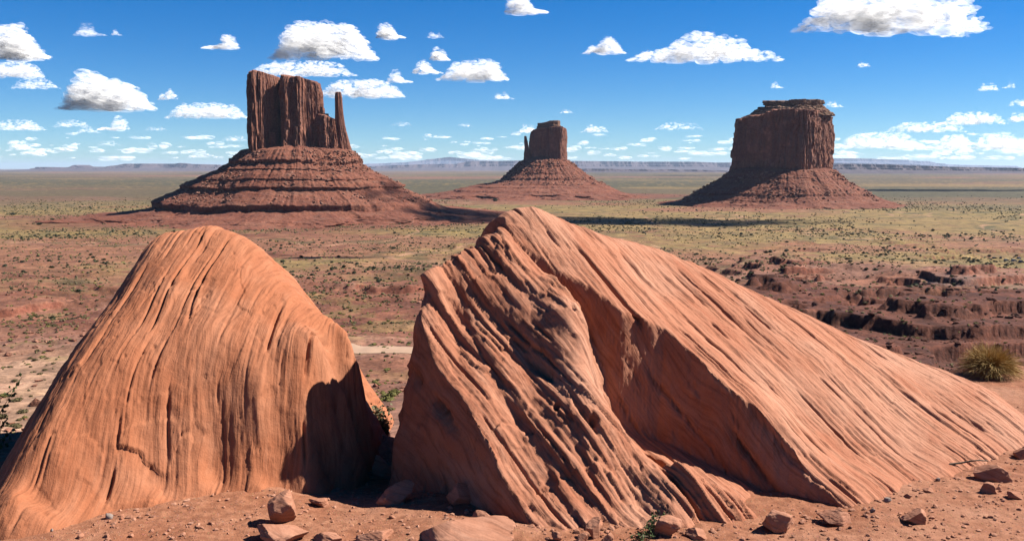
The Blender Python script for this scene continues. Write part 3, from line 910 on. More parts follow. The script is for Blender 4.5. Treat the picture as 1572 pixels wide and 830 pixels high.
def east_mitten():
    D = 2870.0
    c = P(840, 258, D); c[2] = -83.5
    e = empty('sandstone_butte', tuple(c))
    tag(e, 'small far mitten shaped butte, nearly all its cliff in shade', 'butte')
    k = D / FPX
    Z = lambda py: zpix(py, D) - c[2]
    lev = [(Z(240), 40, 30, 36, 40), (Z(246), 38 * k, 60, 32 * k, 70), (Z(254), 48 * k, 80, 43 * k, 90), (Z(256), 49 * k, 81, 45 * k, 92), (Z(265), 60 * k, 108, 57 * k, 120), (Z(267), 61 * k, 110, 59 * k, 121), (Z(273), 69 * k, 130, 71 * k, 150), (Z(276), 71 * k, 133, 73 * k, 152), (Z(281), 84 * k, 160, 86 * k, 180), (Z(283.5), 100 * k, 165, 90 * k, 190),
           (Z(286), 116 * k, 210, 96 * k, 220), (Z(287.5), 120 * k, 214, 99 * k, 230), (Z(291), 142 * k, 262, 104 * k, 260), (Z(293), 146 * k, 268, 108 * k, 270), (Z(297), 170 * k, 330, 118 * k, 330), (Z(304), 210 * k, 420, 160 * k, 420)]
    t_ = talus('talus', e, lev, M_talus, 101)
    rocks_on('fallen_blocks', t_, lev[1:10], 6, 2200, 2.0, M_block)
    m = lambda px: (px - 840) * k
    ca, sa = math.cos(R(-21)), math.sin(R(-21))
    rot = lambda f: [(x * ca - y * sa, x * sa + y * ca) for x, y in f]
    foot = rot([(-52, -14), (-50, -26), (-20, -29), (20, -29), (48, -29), (53, -24), (52, 20), (30, 28), (-40, 26), (-52, 12)])
    top = ([-60, -52, -44, -30, -15, 0, 25, 46, 60], [Z(210), Z(203), Z(199), Z(197), Z(196), Z(196), Z(195.5), Z(196), Z(197)])
    tower('cliff_tower', e, (m(841), 0, 0), foot, Z(250), Z(195), lambda t: (1.0 + 0.06 * (1 - t), (1 - t) * -1.5), M_tower, 0.045, 111, top=top, nz=110, na=700)
    foot = rot([(-32, -18), (-10, -21), (22, -22), (33, -12), (32, 16), (-30, 18)])
    tower('caprock', e, (m(842.5), 0, 0), foot, Z(199), Z(186.5), lambda t: (1.03 - 0.06 * (t > 0.5), 0.0), M_cap, 0.025, 113, nz=36, na=300, top=([-32, -16, -8, 0, 30], [Z(189), Z(188.5), Z(187), Z(186), Z(185.5)]))
    foot = [(-8, 0), (-5, -9), (4, -9), (9, 0), (4, 9), (-5, 9)]
    sh = lambda t: (np.interp(t, [0, 0.3, 0.55, 0.8, 1], [1.7, 1.2, 0.75, 0.62, 0.4]), np.interp(t, [0, 1], [6, -2]))
    tower('thumb', e, (m(807.5), -6, 0), foot, Z(248), Z(209.5), sh, M_tower, 0.10, 115, nz=70, na=200)


def merrick():
    D = 2200.0
    c = P(1205, 258, D); c[2] = -83
    e = empty('sandstone_butte', tuple(c))
    tag(e, 'broad thumbless butte with a stepped flat top and fluted cliff', 'butte')
    k = D / FPX
    Z = lambda py: zpix(py, D) - c[2]
    lev = [(Z(254), 80, 50, 80, 60), (Z(262), 80 * k, 108, 76 * k, 112), (Z(272), 94 * k, 126, 86 * k, 130), (Z(274.5), 95 * k, 128, 88 * k, 132), (Z(286), 118 * k, 152, 107 * k, 160), (Z(296), 136 * k, 172, 126 * k, 180), (Z(298.5), 137 * k, 174, 128 * k, 182), (Z(304), 150 * k, 192, 142 * k, 200),
           (Z(306), 152 * k, 200, 144 * k, 215), (Z(310), 165 * k, 235, 152 * k, 235), (Z(318), 200 * k, 290, 180 * k, 290)]
    t_ = talus('talus', e, lev, M_talus, 121)
    rocks_on('fallen_blocks', t_, lev[1:9], 7, 3000, 1.9, M_block)
    m = lambda px: (px - 1205) * k
    foot = [(-113, 16), (-112, -8), (-92, -30), (-60, -58), (-30, -80), (-5, -98), (12, -103), (30, -92), (60, -66), (90, -36), (108, -8), (113, 16), (104, 50), (60, 84), (0, 92), (-70, 72), (-108, 40)]
    top = ([-115, -104, -92, -80, -50, 0, 60, 95, 112], [Z(184), Z(181), Z(180), Z(177), Z(172), Z(170), Z(171), Z(174), Z(180)])
    tower('cliff_tower', e, (m(1204), 0, 0), foot, Z(266), Z(174), lambda t: (1.035 - 0.055 * t, 2 * t), M_tower, 0.065, 131, top=top, nz=150, na=1100)
    foot = [(-88, 8), (-78, -20), (-40, -50), (0, -74), (40, -68), (80, -50), (90, -20), (88, 30), (30, 60), (-60, 45)]
    tower('upper_ledge', e, (m(1208), 0, 0), foot, Z(179), Z(164), lambda t: (1.08 - 0.24 * t, 0), M_cap, 0.05, 133, nz=60, na=700, tiers=((0.35, 0.03), (0.7, 0.03)))
    foot = [(-68, 6), (-60, -16), (-20, -36), (10, -46), (40, -40), (64, -28), (68, 0), (60, 26), (0, 40), (-50, 30)]
    tower('caprock', e, (m(1213), 0, 0), foot, Z(167), Z(154.5), lambda t: (0.92 + 0.06 * (t > 0.45), 0), M_cap, 0.05, 135, nz=40, na=600)


west_mitten()
east_mitten()
merrick()

# ---------------------------------------------------------------- mesas and mountains on the horizon
def mesa(name, D, prof, depth, seed, mat, step=None):
    """long ridge at distance D whose top follows photo-pixel profile prof [(px, py)], cliffs over an apron"""
    prof = np.array(prof, float)
    n = 700
    px = np.linspace(prof[0, 0], prof[-1, 0], n)
    py = np.interp(px, prof[:, 0], prof[:, 1])
    k = D / FPX
    x = (px - CX) * k
    ztop = np.array([zpix(v, D) for v in py]) + fbm(x / (60 * k), 0, 0, 4, seed=seed) * 0.5 * k
    zb = -84.0
    h = np.maximum(ztop - zb, 1)
    rows = []
    for f, off in ((0.0, -2.2), (0.16, -1.5), (0.3, -0.9), (0.42, -0.42), (0.46, -0.36), (0.62, -0.30), (0.70, -0.14), (0.73, -0.1), (0.96, -0.03), (1.0, 0.0), (1.0, 1.0), (0.0, 2.0)):
        g = fbm(x / (16 * k), f * 0.4, 0, 5, seed=seed + 1) * 0.7 + fbm(x / (45 * k), f * 0.2, 1, 3, seed=seed + 2) * 1.2
        rows.append(np.stack([x, D + (off + (g if off < 0.5 else g * 0)) * depth, zb + h * f], -1))
    V = np.array(rows)
    c = np.array([x.mean(), D, zb])
    me = mesh_np(name, (V - c).reshape(-1, 3), gridfaces(V.shape[0], n), [mat], smooth=False)
    return obj(name, me, loc=tuple(c))


tag(mesa('far_mesa', 30000, [(60, 256.5), (104, 257), (107, 255), (113, 253.8), (122, 253.6), (128, 256), (170, 256), (190, 253), (200, 251.5), (240, 251.5), (262, 251.5), (272, 250.3), (284, 251.5), (320, 252.5), (345, 254), (420, 255), (560, 257)], 900, 201, M_mesa), kind='structure')
tag(mesa('far_cliffs', 34000, [(560, 255.5), (640, 252.5), (700, 251.5), (716, 247.5), (760, 247), (800, 246.5), (850, 247.5), (880, 246.8), (940, 247.5), (1000, 248), (1060, 248.5), (1100, 249.5), (1150, 249), (1200, 250), (1277, 250), (1330, 251), (1400, 253), (1450, 256), (1572, 258), (1700, 258), (1900, 258)], 1000, 211, M_mesa), kind='structure')
tag(mesa('near_cliffs', 15500, [(1180, 259), (1270, 252.5), (1300, 251.8), (1340, 252.5), (1380, 254), (1450, 256), (1500, 256.6), (1572, 258.5), (1750, 258)], 420, 221, M_mesa), kind='structure')
tag(mesa('low_cliffs', 19000, [(840, 263), (880, 260), (900, 259), (960, 259.5), (1020, 260), (1080, 261), (1130, 263), (1180, 264)], 300, 231, M_mesa), kind='structure')
tag(mesa('blue_mountain', 70000, [(560, 252), (630, 249), (655, 244.5), (680, 241.5), (690, 240.8), (700, 242), (740, 246), (800, 249), (870, 252)], 2500, 241, M_mesa), kind='structure')
tag(mesa('blue_mountain', 72000, [(1180, 252), (1240, 244), (1290, 243), (1350, 243.5), (1390, 246), (1420, 247.5), (1428, 246.8), (1440, 250), (1480, 253), (1560, 255)], 2500, 251, M_mesa), kind='structure')

# ---------------------------------------------------------------- haze
hz = Nodes('haze_air')
hz.n.remove(hz.b)
pv = hz.n.new('ShaderNodeVolumePrincipled')
pv.inputs['Color'].default_value = (0.62, 0.76, 1.0, 1)
pv.inputs['Density'].default_value = 1.05e-5
pv.inputs['Anisotropy'].default_value = 0.1
hz.link(pv.outputs[0], hz.n['Material Output'].inputs['Volume'])
bm = bmesh.new()
bmesh.ops.create_cube(bm, size=1)
me = bpy.data.meshes.new('haze'); bm.to_mesh(me); bm.free()
me.materials.append(hz.m)
ho = obj('haze', me, loc=(0, 0, 180))
ho.scale = (200000, 200000, 620)
tag(ho, kind='stuff')

# ---------------------------------------------------------------- finding ground points under photo pixels
def hit(px, py):
    d = pdir(px, py)
    t = np.geomspace(6, 20000, 6000)
    zz = EYE + d[2] * t
    below = zz < ground_h(d[0] * t, d[1] * t)
    i = int(np.argmax(below)) if below.any() else len(t) - 1
    t0, t1 = t[max(i - 1, 0)], t[i]
    for _ in range(25):
        tm = 0.5 * (t0 + t1)
        if EYE + d[2] * tm < float(ground_h(np.array([d[0] * tm]), np.array([d[1] * tm]))[0]): t1 = tm
        else: t0 = tm
    return np.array([d[0] * t1, d[1] * t1, EYE + d[2] * t1])


SKY_X = [0, 20, 60, 100, 120, 160, 200, 220, 260, 300, 330, 360, 380, 400, 440, 480, 500, 520, 540, 560, 580, 581, 600, 620, 640, 660, 680, 700, 740, 760, 780, 820, 860, 900, 960, 1000, 1060, 1100, 1160, 1200, 1300, 1400, 1480, 1540, 1572]
SKY_Y = [715, 680, 595, 535, 508, 455, 400, 380, 360, 350, 347, 357, 375, 403, 425, 455, 490, 508, 528, 575, 690, 720, 640, 570, 465, 420, 400, 388, 360, 340, 330, 318, 333, 350, 366, 380, 405, 420, 448, 465, 510, 550, 580, 600, 600]

# ---------------------------------------------------------------- shrubs of the valley
def shrub_mesh(name, mat, seed, n=150, flat=0.8, leaf=0.2):
    r_ = np.random.default_rng(seed)
    V, F = [], []
    v0, f0 = ico(2)
    core = v0 * (0.55 + 0.25 * r_.random((len(v0), 1))) * np.array([1, 1, flat]); core[:, 2] += flat * 0.55
    V.append(core); F.append(f0); k = len(core)
    for i in range(n):
        d = r_.standard_normal(3); d /= np.linalg.norm(d); d[2] = abs(d[2]) * 1.1 - 0.25
        c = d * (0.55 + 0.45 * r_.random()) * np.array([1, 1, flat]); c[2] += flat * 0.55; c[2] = max(c[2], 0.02)
        a = r_.standard_normal(3); a /= np.linalg.norm(a); b = np.cross(a, r_.standard_normal(3)); b /= np.linalg.norm(b)
        sz = leaf * (0.6 + 0.8 * r_.random())
        V.append(np.array([c - a * sz, c + b * sz * 0.7, c + a * sz])); F.append(np.array([[k, k + 1, k + 2]])); k += 3
    return mesh_np(name, np.concatenate(V), np.concatenate(F), [mat], smooth=False)


def valley_shrubs():
    kinds = {'juniper': [shrub_mesh('juniper', M_juniper, 300 + i, 160, 0.85, 0.22) for i in range(4)],
             'sagebrush': [shrub_mesh('sagebrush', M_sage, 310 + i, 130, 0.6, 0.2) for i in range(3)],
             'rabbitbrush': [shrub_mesh('rabbitbrush', M_yellow, 320 + i, 130, 0.65, 0.2) for i in range(3)]}
    labels = {'juniper': ('dark green juniper bush dotted over the valley floor', 'juniper', 'dark junipers on the valley floor'),
              'sagebrush': ('grey green sagebrush clump on the red valley soil', 'shrub', 'grey green shrubs in the valley'),
              'rabbitbrush': ('yellow green rabbitbrush clump on the red valley soil', 'shrub', 'yellow green shrubs in the valley')}
    mats = {'juniper': M_juniper, 'sagebrush': M_sage, 'rabbitbrush': M_yellow}
    r_ = np.random.default_rng(77)
    named = [(456, 367, 3.2), (490, 369, 3), (604, 382, 4), (658, 375, 3), (546, 385, 3), (520, 395, 3.5), (606, 358, 3.5), (630, 378, 3), (690, 378, 2.5), (1138, 360, 3.8), (1153, 361, 3.2), (1104, 364, 3.6), (1208, 372, 3.6), (1207, 386, 4), (1203, 393, 4), (1219, 386, 3), (1227, 383, 3), (1235, 383, 3),
             (1096, 398, 3.6), (1162, 402, 3.6), (1145, 405, 3.4), (1344, 415, 5.5), (1330, 414, 4), (1305, 402, 4), (1500, 386, 4), (1404, 381, 3.4), (1433, 380, 3), (962, 345, 4), (988, 358, 4), (740, 305, 5), (760, 309, 5), (230, 338, 4), (60, 345, 4), (80, 338, 3.4), (20, 330, 4), (300, 356, 3.2)]
    rows = []
    for px, py, sz in named:
        p = hit(px, py)
        rows.append((p[0], p[1], sz * 0.8 * np.hypot(p[0], p[1]) / 1418 * 1.0, 'juniper'))
    def scat(n, d0, d1, kind, s0, s1, azr=32.5, cl=150.0, th=0.0, pw=1.0):
        m = n * 6
        D = d0 * (d1 / d0) ** (r_.random(m) ** pw); az = np.radians(r_.uniform(-azr, azr, m))
        x, y = D * np.sin(az), D * np.cos(az)
        keep = fbm(x / cl, y / cl, 0, 3, seed=hash(kind) % 7 if False else {'juniper': 1.5, 'sagebrush': 2.5, 'rabbitbrush': 3.5}[kind]) * 1.7 + 0.25 * r_.standard_normal(m) > th
        idx = np.nonzero(keep)[0][:n]
        for i in idx:
            rows.append((x[i], y[i], s0 + (s1 - s0) * r_.random() ** 2.2, kind))
    scat(3200, 60, 420, 'sagebrush', 0.25, 0.8, cl=40)
    scat(2400, 90, 480, 'rabbitbrush', 0.3, 0.9, cl=40, th=-0.2)
    scat(9000, 380, 1300, 'sagebrush', 0.4, 1.3, cl=110, th=-0.1)
    scat(1800, 380, 1300, 'rabbitbrush', 0.4, 1.2, cl=110)
    scat(1500, 480, 1400, 'juniper', 0.7, 1.9, cl=160, th=0.1)
    scat(2300, 1200, 3200, 'juniper', 0.9, 2.4, cl=420, th=0.1)
    scat(6500, 1200, 3000, 'sagebrush', 0.8, 2.0, cl=300)
    X = np.array([q[0] for q in rows]); Y = np.array([q[1] for q in rows]); Sz = np.array([q[2] for q in rows]); K = np.array([q[3] for q in rows])
    Z = ground_h(X, Y)
    f = Y * CP - (Z - EYE) * SP; u = Y * SP + (Z - EYE) * CP
    px = CX + FPX * X / f; py = CY - FPX * (u) / f
    vis = (px > 3) & (px < 1569) & (py - 4 < np.interp(px, SKY_X, SKY_Y))
    # line of sight over the ground
    tt = np.linspace(0.25, 0.97, 24)
    ok = np.ones(len(X), bool)
    for t in tt:
        ok &= (EYE + (Z + Sz * 0.8 - EYE) * t) > ground_h(X * t, Y * t) - 0.3
    vis &= ok
    off = [(-368, 1600, 260), (108, 2870, 260), (650, 2200, 190)]
    for bx, by, br in off:
        vis &= np.hypot(X - bx, Y - by) > br
    pxs = np.where(vis, Sz / Y, 0)
    for kind in kinds:
        ids = np.nonzero((K == kind) & vis)[0]
        big = ids[np.argsort(-pxs[ids])][:{'juniper': 280, 'sagebrush': 270, 'rabbitbrush': 270}[kind]]
        lab, cat, grp = labels[kind]
        for i in big:
            o = bpy.data.objects.new(kind, kinds[kind][int(r_.integers(len(kinds[kind])))])
            COL.objects.link(o)
            o.location = (X[i], Y[i], Z[i] - 0.08 * Sz[i]); s_ = Sz[i]
            o.scale = (s_ * r_.uniform(0.9, 1.25), s_ * r_.uniform(0.9, 1.25), s_ * r_.uniform(0.75, 1.15)); o.rotation_euler = (0, 0, r_.uniform(0, 6.28))
            tag(o, lab, cat, grp)
        rest = np.setdiff1d(ids, big)
        v0, f0 = ico(1)
        jit = 1 + 0.3 * r_.standard_normal((len(rest), len(v0), 1))
        V = v0[None] * jit * Sz[rest][:, None, None] * np.array([1, 1, 0.75]) + np.stack([X[rest], Y[rest], Z[rest] + 0.35 * Sz[rest]], -1)[:, None]
        F = f0[None] + (np.arange(len(rest)) * len(v0))[:, None, None]
        o = obj('distant_scrub', mesh_np('distant_scrub', V.reshape(-1, 3), F.reshape(-1, 3), [mats[kind]], smooth=False))
        tag(o, kind='stuff')


valley_shrubs()


def valley_rubble():
    r_ = np.random.default_rng(123)
    n = 9000
    D = 110 * (700 / 110) ** r_.random(n); az = np.radians(r_.uniform(-32, 32, n))
    x, y = D * np.sin(az), D * np.cos(az)
    keep = fbm(x / 35, y / 35, 0, 4, seed=41) * 1.5 + 0.25 * r_.standard_normal(n) + 0.35 * ss(10, 16, np.degrees(az)) > 0.22
    x, y = x[keep], y[keep]
    z = ground_h(x, y)
    v0, f0 = ico(1)
    sz = (0.18 + 1.0 * r_.random(len(x)) ** 4) * np.interp(np.hypot(x, y), [110, 400], [0.6, 1.2])
    V = v0[None] * (1 + 0.35 * r_.standard_normal((len(x), len(v0), 1))) * sz[:, None, None] * np.array([1.2, 1, 0.75]) + np.stack([x, y, z + sz * 0.15], -1)[:, None]
    right = np.degrees(np.arctan2(x, y)) > 13
    for msk, mat in ((right, M_darkrubble), (~right, M_rubble)):
        F = f0[None] + (np.arange(msk.sum()) * len(v0))[:, None, None]
        tag(obj('valley_rubble', mesh_np('valley_rubble', V[msk].reshape(-1, 3), F.reshape(-1, 3), [mat], smooth=False)), kind='stuff')


M_darkrubble = cliff_mat('dark_rubble', (0.12, 0.045, 0.03), (0.20, 0.085, 0.055), (0.16, 0.08, 0.06), band=0.5)
M_rubble = cliff_mat('red_rubble', (0.24, 0.09, 0.055), (0.40, 0.19, 0.12), (0.33, 0.16, 0.11), band=0.5)
valley_rubble()

# ---------------------------------------------------------------- a dirt track below the boulders
def track(name, pts, width, mat):
    pts = [hit(*q) for q in pts]
    n = 60
    tt = np.linspace(0, len(pts) - 1, n)
    x = np.interp(tt, range(len(pts)), [p[0] for p in pts]); y = np.interp(tt, range(len(pts)), [p[1] for p in pts])
    dx, dy = np.gradient(x), np.gradient(y); L = np.hypot(dx, dy)
    rows = []
    for o_ in np.linspace(-0.5, 0.5, 9):
        wd = width * (1 + 0.25 * fbm(x / 9, y / 9, o_, 3, seed=4))
        X, Y = x - dy / L * o_ * wd, y + dx / L * o_ * wd
        rows.append(np.stack([X, Y, ground_h(X, Y) + 0.35 - 0.5 * abs(o_)], -1))
    V = np.array(rows)
    tag(obj(name, mesh_np(name, V.reshape(-1, 3), gridfaces(9, n), [mat])), kind='structure')


ms = Nodes('pale_track_sand', 0.95)
ms.color(ms.mix(ms.noise(ms.tc.outputs['Object'], 0.4, 5), (0.50, 0.31, 0.2), (0.62, 0.42, 0.29)))
track('dirt_track', [(500, 530), (545, 536), (585, 538), (625, 538), (680, 540), (760, 545)], 9.0, ms.m)

# ---------------------------------------------------------------- rocks and stones of the foreground
def rock_np(seed, sub=4, cuts=9, noise=0.13):
    r_ = np.random.default_rng(seed)
    V, F = ico(sub)
    V = V * 1.15
    for i in range(cuts + 7):
        d = r_.standard_normal(3); d /= np.linalg.norm(d)
        h = r_.uniform(0.45, 0.85)
        t = V @ d - h
        V = V - np.maximum(t, 0)[:, None] * d * 0.97
    n = fbm(V[:, 0] * 2, V[:, 1] * 2, V[:, 2] * 2, 4, seed=seed % 50) * noise + fbm(V[:, 0] * 9, V[:, 1] * 9, V[:, 2] * 9, 3, seed=seed % 31) * noise * 0.35
    V = V * (1 + n)[:, None]
    return V, F


def rock(px, py, wpx, hpx, seed, label, mat=None, depth=1.0, tilt=(0, 0, 0), cat='rock', group=None, sub=5, cuts=9, z0=None, sink=0.45):
    """a rock whose foot shows at photo pixel (px,py), wpx wide and hpx high in the photo"""
    p = hit(px, py) if z0 is None else G(px, py, z0)
    D = p[1]; k = D / FPX
    V, F = rock_np(seed, sub, cuts)
    ex = V.max(0) - V.min(0)
    V = V / ex
    V = V * np.array([wpx * k, wpx * k * depth, hpx * k * 1.05 / (1 - sink * 0.6)])
    from mathutils import Euler
    Mx = np.array(Euler(tilt).to_matrix())
    V = V @ Mx.T
    V[:, 2] -= V[:, 2].min() * (1 - sink) if False else V[:, 2].min()
    hh = V[:, 2].max()
    V[:, 2] -= hh * sink * 0.6
    o = obj('rock', mesh_np('rock', V, F, [mat or M_rock]), loc=(p[0], p[1] + wpx * k * depth * 0.4, p[2]))
    return tag(o, label, cat, group)


rock(424, 808, 52, 46, 7, 'upright tilted red block casting a short shadow beside the large left dome', depth=0.8, tilt=(0.1, 0.45, 0.3), sub=5, cuts=12, sink=0.15)
rock(432, 838, 88, 26, 12, 'flat pale brown slab at the bottom edge below the tilted block', depth=0.8, sub=5, cuts=12)
rock(503, 838, 54, 15, 15, 'low red slab between the pale brown slab and the shaded hollow', depth=0.8, sub=5)
rock(702, 842, 165, 34, 21, 'broad flat sunlit sandstone slab at the bottom below the shaded hollow', depth=0.55, sub=5, cuts=12)
rock(740, 803, 36, 14, 22, 'small red block at the foot of the layered boulder above the broad slab', depth=0.8)
rock(582, 738, 42, 40, 31, 'dark round boulder wedged in the gap between the two great boulders', depth=0.9, sub=5)
rock(607, 774, 60, 30, 33, 'shaded flat slab lying in the middle of the hollow', depth=0.8)
rock(702, 776, 44, 32, 35, 'shaded angular block leaning at the foot of the layered boulder', depth=0.7)
rock(577, 832, 58, 14, 37, 'shaded rounded slab near the bottom of the hollow', depth=0.8)
rock(490, 778, 34, 10, 38, 'dim reddish block at the shadow edge right of the tilted block', depth=0.8)
rock(640, 742, 36, 24, 39, 'shaded stone high in the hollow under the overhanging boulder end', depth=0.8)
rock(913, 827, 24, 30, 41, 'upright red stone at the foot of the layered boulder', depth=0.9)
rock(854, 830, 17, 13, 42, 'small pale pinkish stone beside the foot of the layered boulder', depth=0.9)
rock(893, 833, 18, 13, 43, 'small round red stone just below the upright red stone', depth=0.9)
rock(935, 833, 20, 15, 44, 'small stone right of the upright red stone', depth=0.9)
rock(1020, 824, 50, 30, 45, 'squarish red brown block behind the green trailing plant', depth=0.7, sub=5)
rock(1072, 829, 34, 15, 46, 'low rounded stone right of the green trailing plant', depth=0.8)
rock(1200, 818, 58, 30, 47, 'grooved red block lying at the foot of the long wedge boulder', depth=0.8, tilt=(0, 0.3, 0.2), sub=5)
rock(1286, 806, 52, 20, 48, 'flat pale slab half buried in the dirt right of the grooved block', depth=0.7)
rock(1414, 806, 40, 22, 49, 'single knobbly stone alone on the open dirt', depth=0.8, sub=5)
rock(1533, 740, 58, 24, 50, 'low rounded slab half buried near the boulder foot at far right', depth=0.7, sub=5)
rock(1522, 757, 28, 15, 51, 'small pale slab just below the low rounded slab', depth=0.8)
rock(1560, 766, 22, 10, 52, 'small pale flake of rock at the right edge of the dirt', depth=0.8)
rock(1571, 705, 20, 18, 53, 'orange stone with a dark shadow at the right edge', depth=0.8)
rock(1429, 757, 18, 7, 54, 'thin brown flake lying close to the boulder foot', depth=0.8)
rock(1366, 771, 11, 6, 55, 'tiny bluish grey stone on the dirt by the boulder foot', M_greystone, sub=3)
rock(1441, 738, 7, 5, 56, 'tiny white stone against the foot of the long boulder', M_greystone, sub=3)
rock(165, 797, 13, 9, 57, 'small pale stone at the foot of the left dome', M_greystone, sub=3)
rock(121, 826, 11, 6, 58, 'small dark stone on the dirt below the left dome', sub=3)
rock(78, 816, 6, 5, 59, 'tiny greenish grey stone at the foot of the left dome', M_greystone, sub=3)
rock(1340, 786, 9, 6, 60, 'tiny pale stone in the dirt between the flat slab and the boulder', M_greystone, sub=3)


def stones():
    r_ = np.random.default_rng(9)
    protos = [rock_np(900 + i, 3, 8, 0.08) for i in range(6)]
    meshes = [mesh_np('stone', v * np.array([0.5, 0.45, 0.32]), f, [M_rock]) for v, f in protos]
    cnt = 0
    zones = [((1190, 1572), (690, 760), 40), ((1190, 1572), (745, 828), 150), ((150, 400), (775, 828), 45), ((780, 1200), (812, 829), 60), ((460, 740), (735, 828), 40)]
    for (x0, x1), (y0, y1), n in zones:
        for i in range(n):
            px, py = r_.uniform(x0, x1), r_.uniform(y0, y1)
            if px > 1190 and py < 800 - (px - 1190) * 0.27 + 6: py = 800 - (px - 1190) * 0.27 + 6 + r_.exponential(6)
            if px < 400 and py < 800 - (px - 130) * 0.17 + 5: continue
            p = G(px, py)
            p[2] = float(ground_h(np.array([p[0]]), np.array([p[1]]))[0])
            sz = 0.018 + 0.075 * r_.random() ** 3
            o = bpy.data.objects.new('stone', meshes[int(r_.integers(6))]); COL.objects.link(o)
            o.location = (p[0], p[1], p[2] + sz * 0.06); o.scale = (sz, sz, sz * r_.uniform(0.7, 1.1)); o.rotation_euler = (r_.uniform(-0.3, 0.3), r_.uniform(-0.3, 0.3), r_.uniform(0, 6.28))
            tag(o, 'small loose red stone lying on the foreground dirt', 'stone', 'small stones scattered on the foreground dirt')
    # gravel
    n = 9500
    X = r_.uniform(-6, 8, n); Y = r_.uniform(7.6, 13.0, n)
    Z = ground_h(X, Y)
    v0, f0 = ico(1)
    sz = 0.004 + 0.024 * r_.random(n) ** 4
    V = v0[None] * (1 + 0.3 * r_.standard_normal((n, len(v0), 1))) * sz[:, None, None] * np.array([1, 1, 0.7]) + np.stack([X, Y, Z + sz * 0.2], -1)[:, None]
    F = f0[None] + (np.arange(n) * len(v0))[:, None, None]
    tag(obj('gravel', mesh_np('gravel', V.reshape(-1, 3), F.reshape(-1, 3), [M_rock], smooth=False)), kind='stuff')


stones()

# ---------------------------------------------------------------- plants of the foreground
def blades(n, seed, R_, H, w_, curve=0.35, spread=1.0):
    """thin curved stems radiating from the base, each a strip of three quads"""
    r_ = np.random.default_rng(seed)
    V, F = [], []
    for i in range(n):
        a = r_.uniform(0, 2 * math.pi); el = math.acos(1 - spread * r_.random())
        d = np.array([math.cos(a) * math.sin(el) * R_, math.sin(a) * math.sin(el) * R_, math.cos(el) * H]) * r_.uniform(0.7, 1.08)
        b = np.array([r_.uniform(-0.2, 0.2) * R_, r_.uniform(-0.2, 0.2) * R_, 0])
        side = np.cross(d, r_.standard_normal(3)); side /= np.linalg.norm(side)
        jit = r_.standard_normal(3) * 0.05 * R_
        k = len(V)
        for t in (0, 0.35, 0.7, 1.0):
            c = b * (1 - t) + d * t + np.array([0, 0, curve * H * 0.4 * math.sin(t * math.pi) * math.sin(el)]) + jit * t * t
            ww = w_ * (1 - 0.75 * t)
            V += [c - side * ww, c + side * ww]
        for q in range(3):
            F.append((k + 2 * q, k + 2 * q + 1, k + 2 * q + 3, k + 2 * q + 2))
    return np.array(V), np.array(F)


def leaf_quads(centres, dirs, size, seed):
    r_ = np.random.default_rng(seed)
    V, F = [], []
    for c, d in zip(centres, dirs):
        d = d / (np.linalg.norm(d) + 1e-9)
        s_ = np.cross(d, r_.standard_normal(3)); s_ /= np.linalg.norm(s_)
        nrm = np.cross(d, s_)
        L = size * r_.uniform(0.7, 1.3); k = len(V)
        V += [c, c + d * L * 0.5 + s_ * L * 0.33 + nrm * L * 0.08, c + d * L, c + d * L * 0.5 - s_ * L * 0.33 + nrm * L * 0.08]
        F.append((k, k + 1, k + 2, k + 3))
    return np.array(V), np.array(F)


def tubes(paths, r0, r1, sides=6):
    V, F = [], []
    for p in paths:
        p = np.array(p); n = len(p)
        base = len(V)
        for i in range(n):
            t = p[min(i + 1, n - 1)] - p[max(i - 1, 0)]; t = t / np.linalg.norm(t)
            a = np.cross(t, [0.3, 0.8, 0.5]); a /= np.linalg.norm(a); b = np.cross(t, a)
            rr = r0 + (r1 - r0) * i / (n - 1)
            for s_ in range(sides):
                an = 2 * math.pi * s_ / sides
                V.append(p[i] + (a * math.cos(an) + b * math.sin(an)) * rr)
        for i in range(n - 1):
            for s_ in range(sides):
                F.append((base + i * sides + s_, base + i * sides + (s_ + 1) % sides, base + (i + 1) * sides + (s_ + 1) % sides, base + (i + 1) * sides + s_))
    return np.array(V), np.array(F)


def spiky_bush():
    p = hit(1534, 583)
    k = p[1] / FPX
    e = empty('desert_bush', (p[0], p[1] + 0.3, p[2]))
    tag(e, 'round spiky yellow brown bush behind the low end of the long boulder', 'bush')
    V, F = blades(3600, 401, 51 * k, 53 * k, 0.0045, 0.5, 1.0)
    obj('dry_stems', mesh_np('dry_stems', V, F, [M_dry]), e)
    V, F = blades(250, 402, 40 * k, 44 * k, 0.006, 0.5, 1.0)
    obj('green_stems', mesh_np('green_stems', V, F, [M_drygreen]), e)


def gap_bush():
    p = np.array([-1.79, 12.6, float(ground_h(np.array([-1.79]), np.array([12.6]))[0]) - 0.05])
    r_ = np.random.default_rng(403)
    e = empty('leafy_bush', tuple(p))
    tag(e, 'tall grey green leafy bush seen in the gap between the two great boulders', 'bush')
    k = p[1] / FPX
    paths, cs, ds = [], [], []
    for i in range(46):
        a = r_.uniform(0, 6.28); out = r_.uniform(0.02, 0.2); h = r_.uniform(50, 92) * k
        pts = [np.array([math.cos(a) * out * t ** 1.3, math.sin(a) * out * t ** 1.3, h * t]) for t in np.linspace(0, 1, 6)]
        paths.append(pts)
        for t in np.linspace(0.2, 1, 15):
            c = np.array([math.cos(a) * out * t ** 1.3, math.sin(a) * out * t ** 1.3, h * t])
            cs.append(c); ds.append(r_.standard_normal(3) + np.array([0, 0, 0.5]))
    V, F = tubes(paths, 0.006, 0.002); obj('stems', mesh_np('stems', V, F, [M_twig]), e)
    V, F = leaf_quads(cs, ds, 0.055, 1); obj('foliage', mesh_np('foliage', V, F, [M_greyleaf], smooth=False), e)


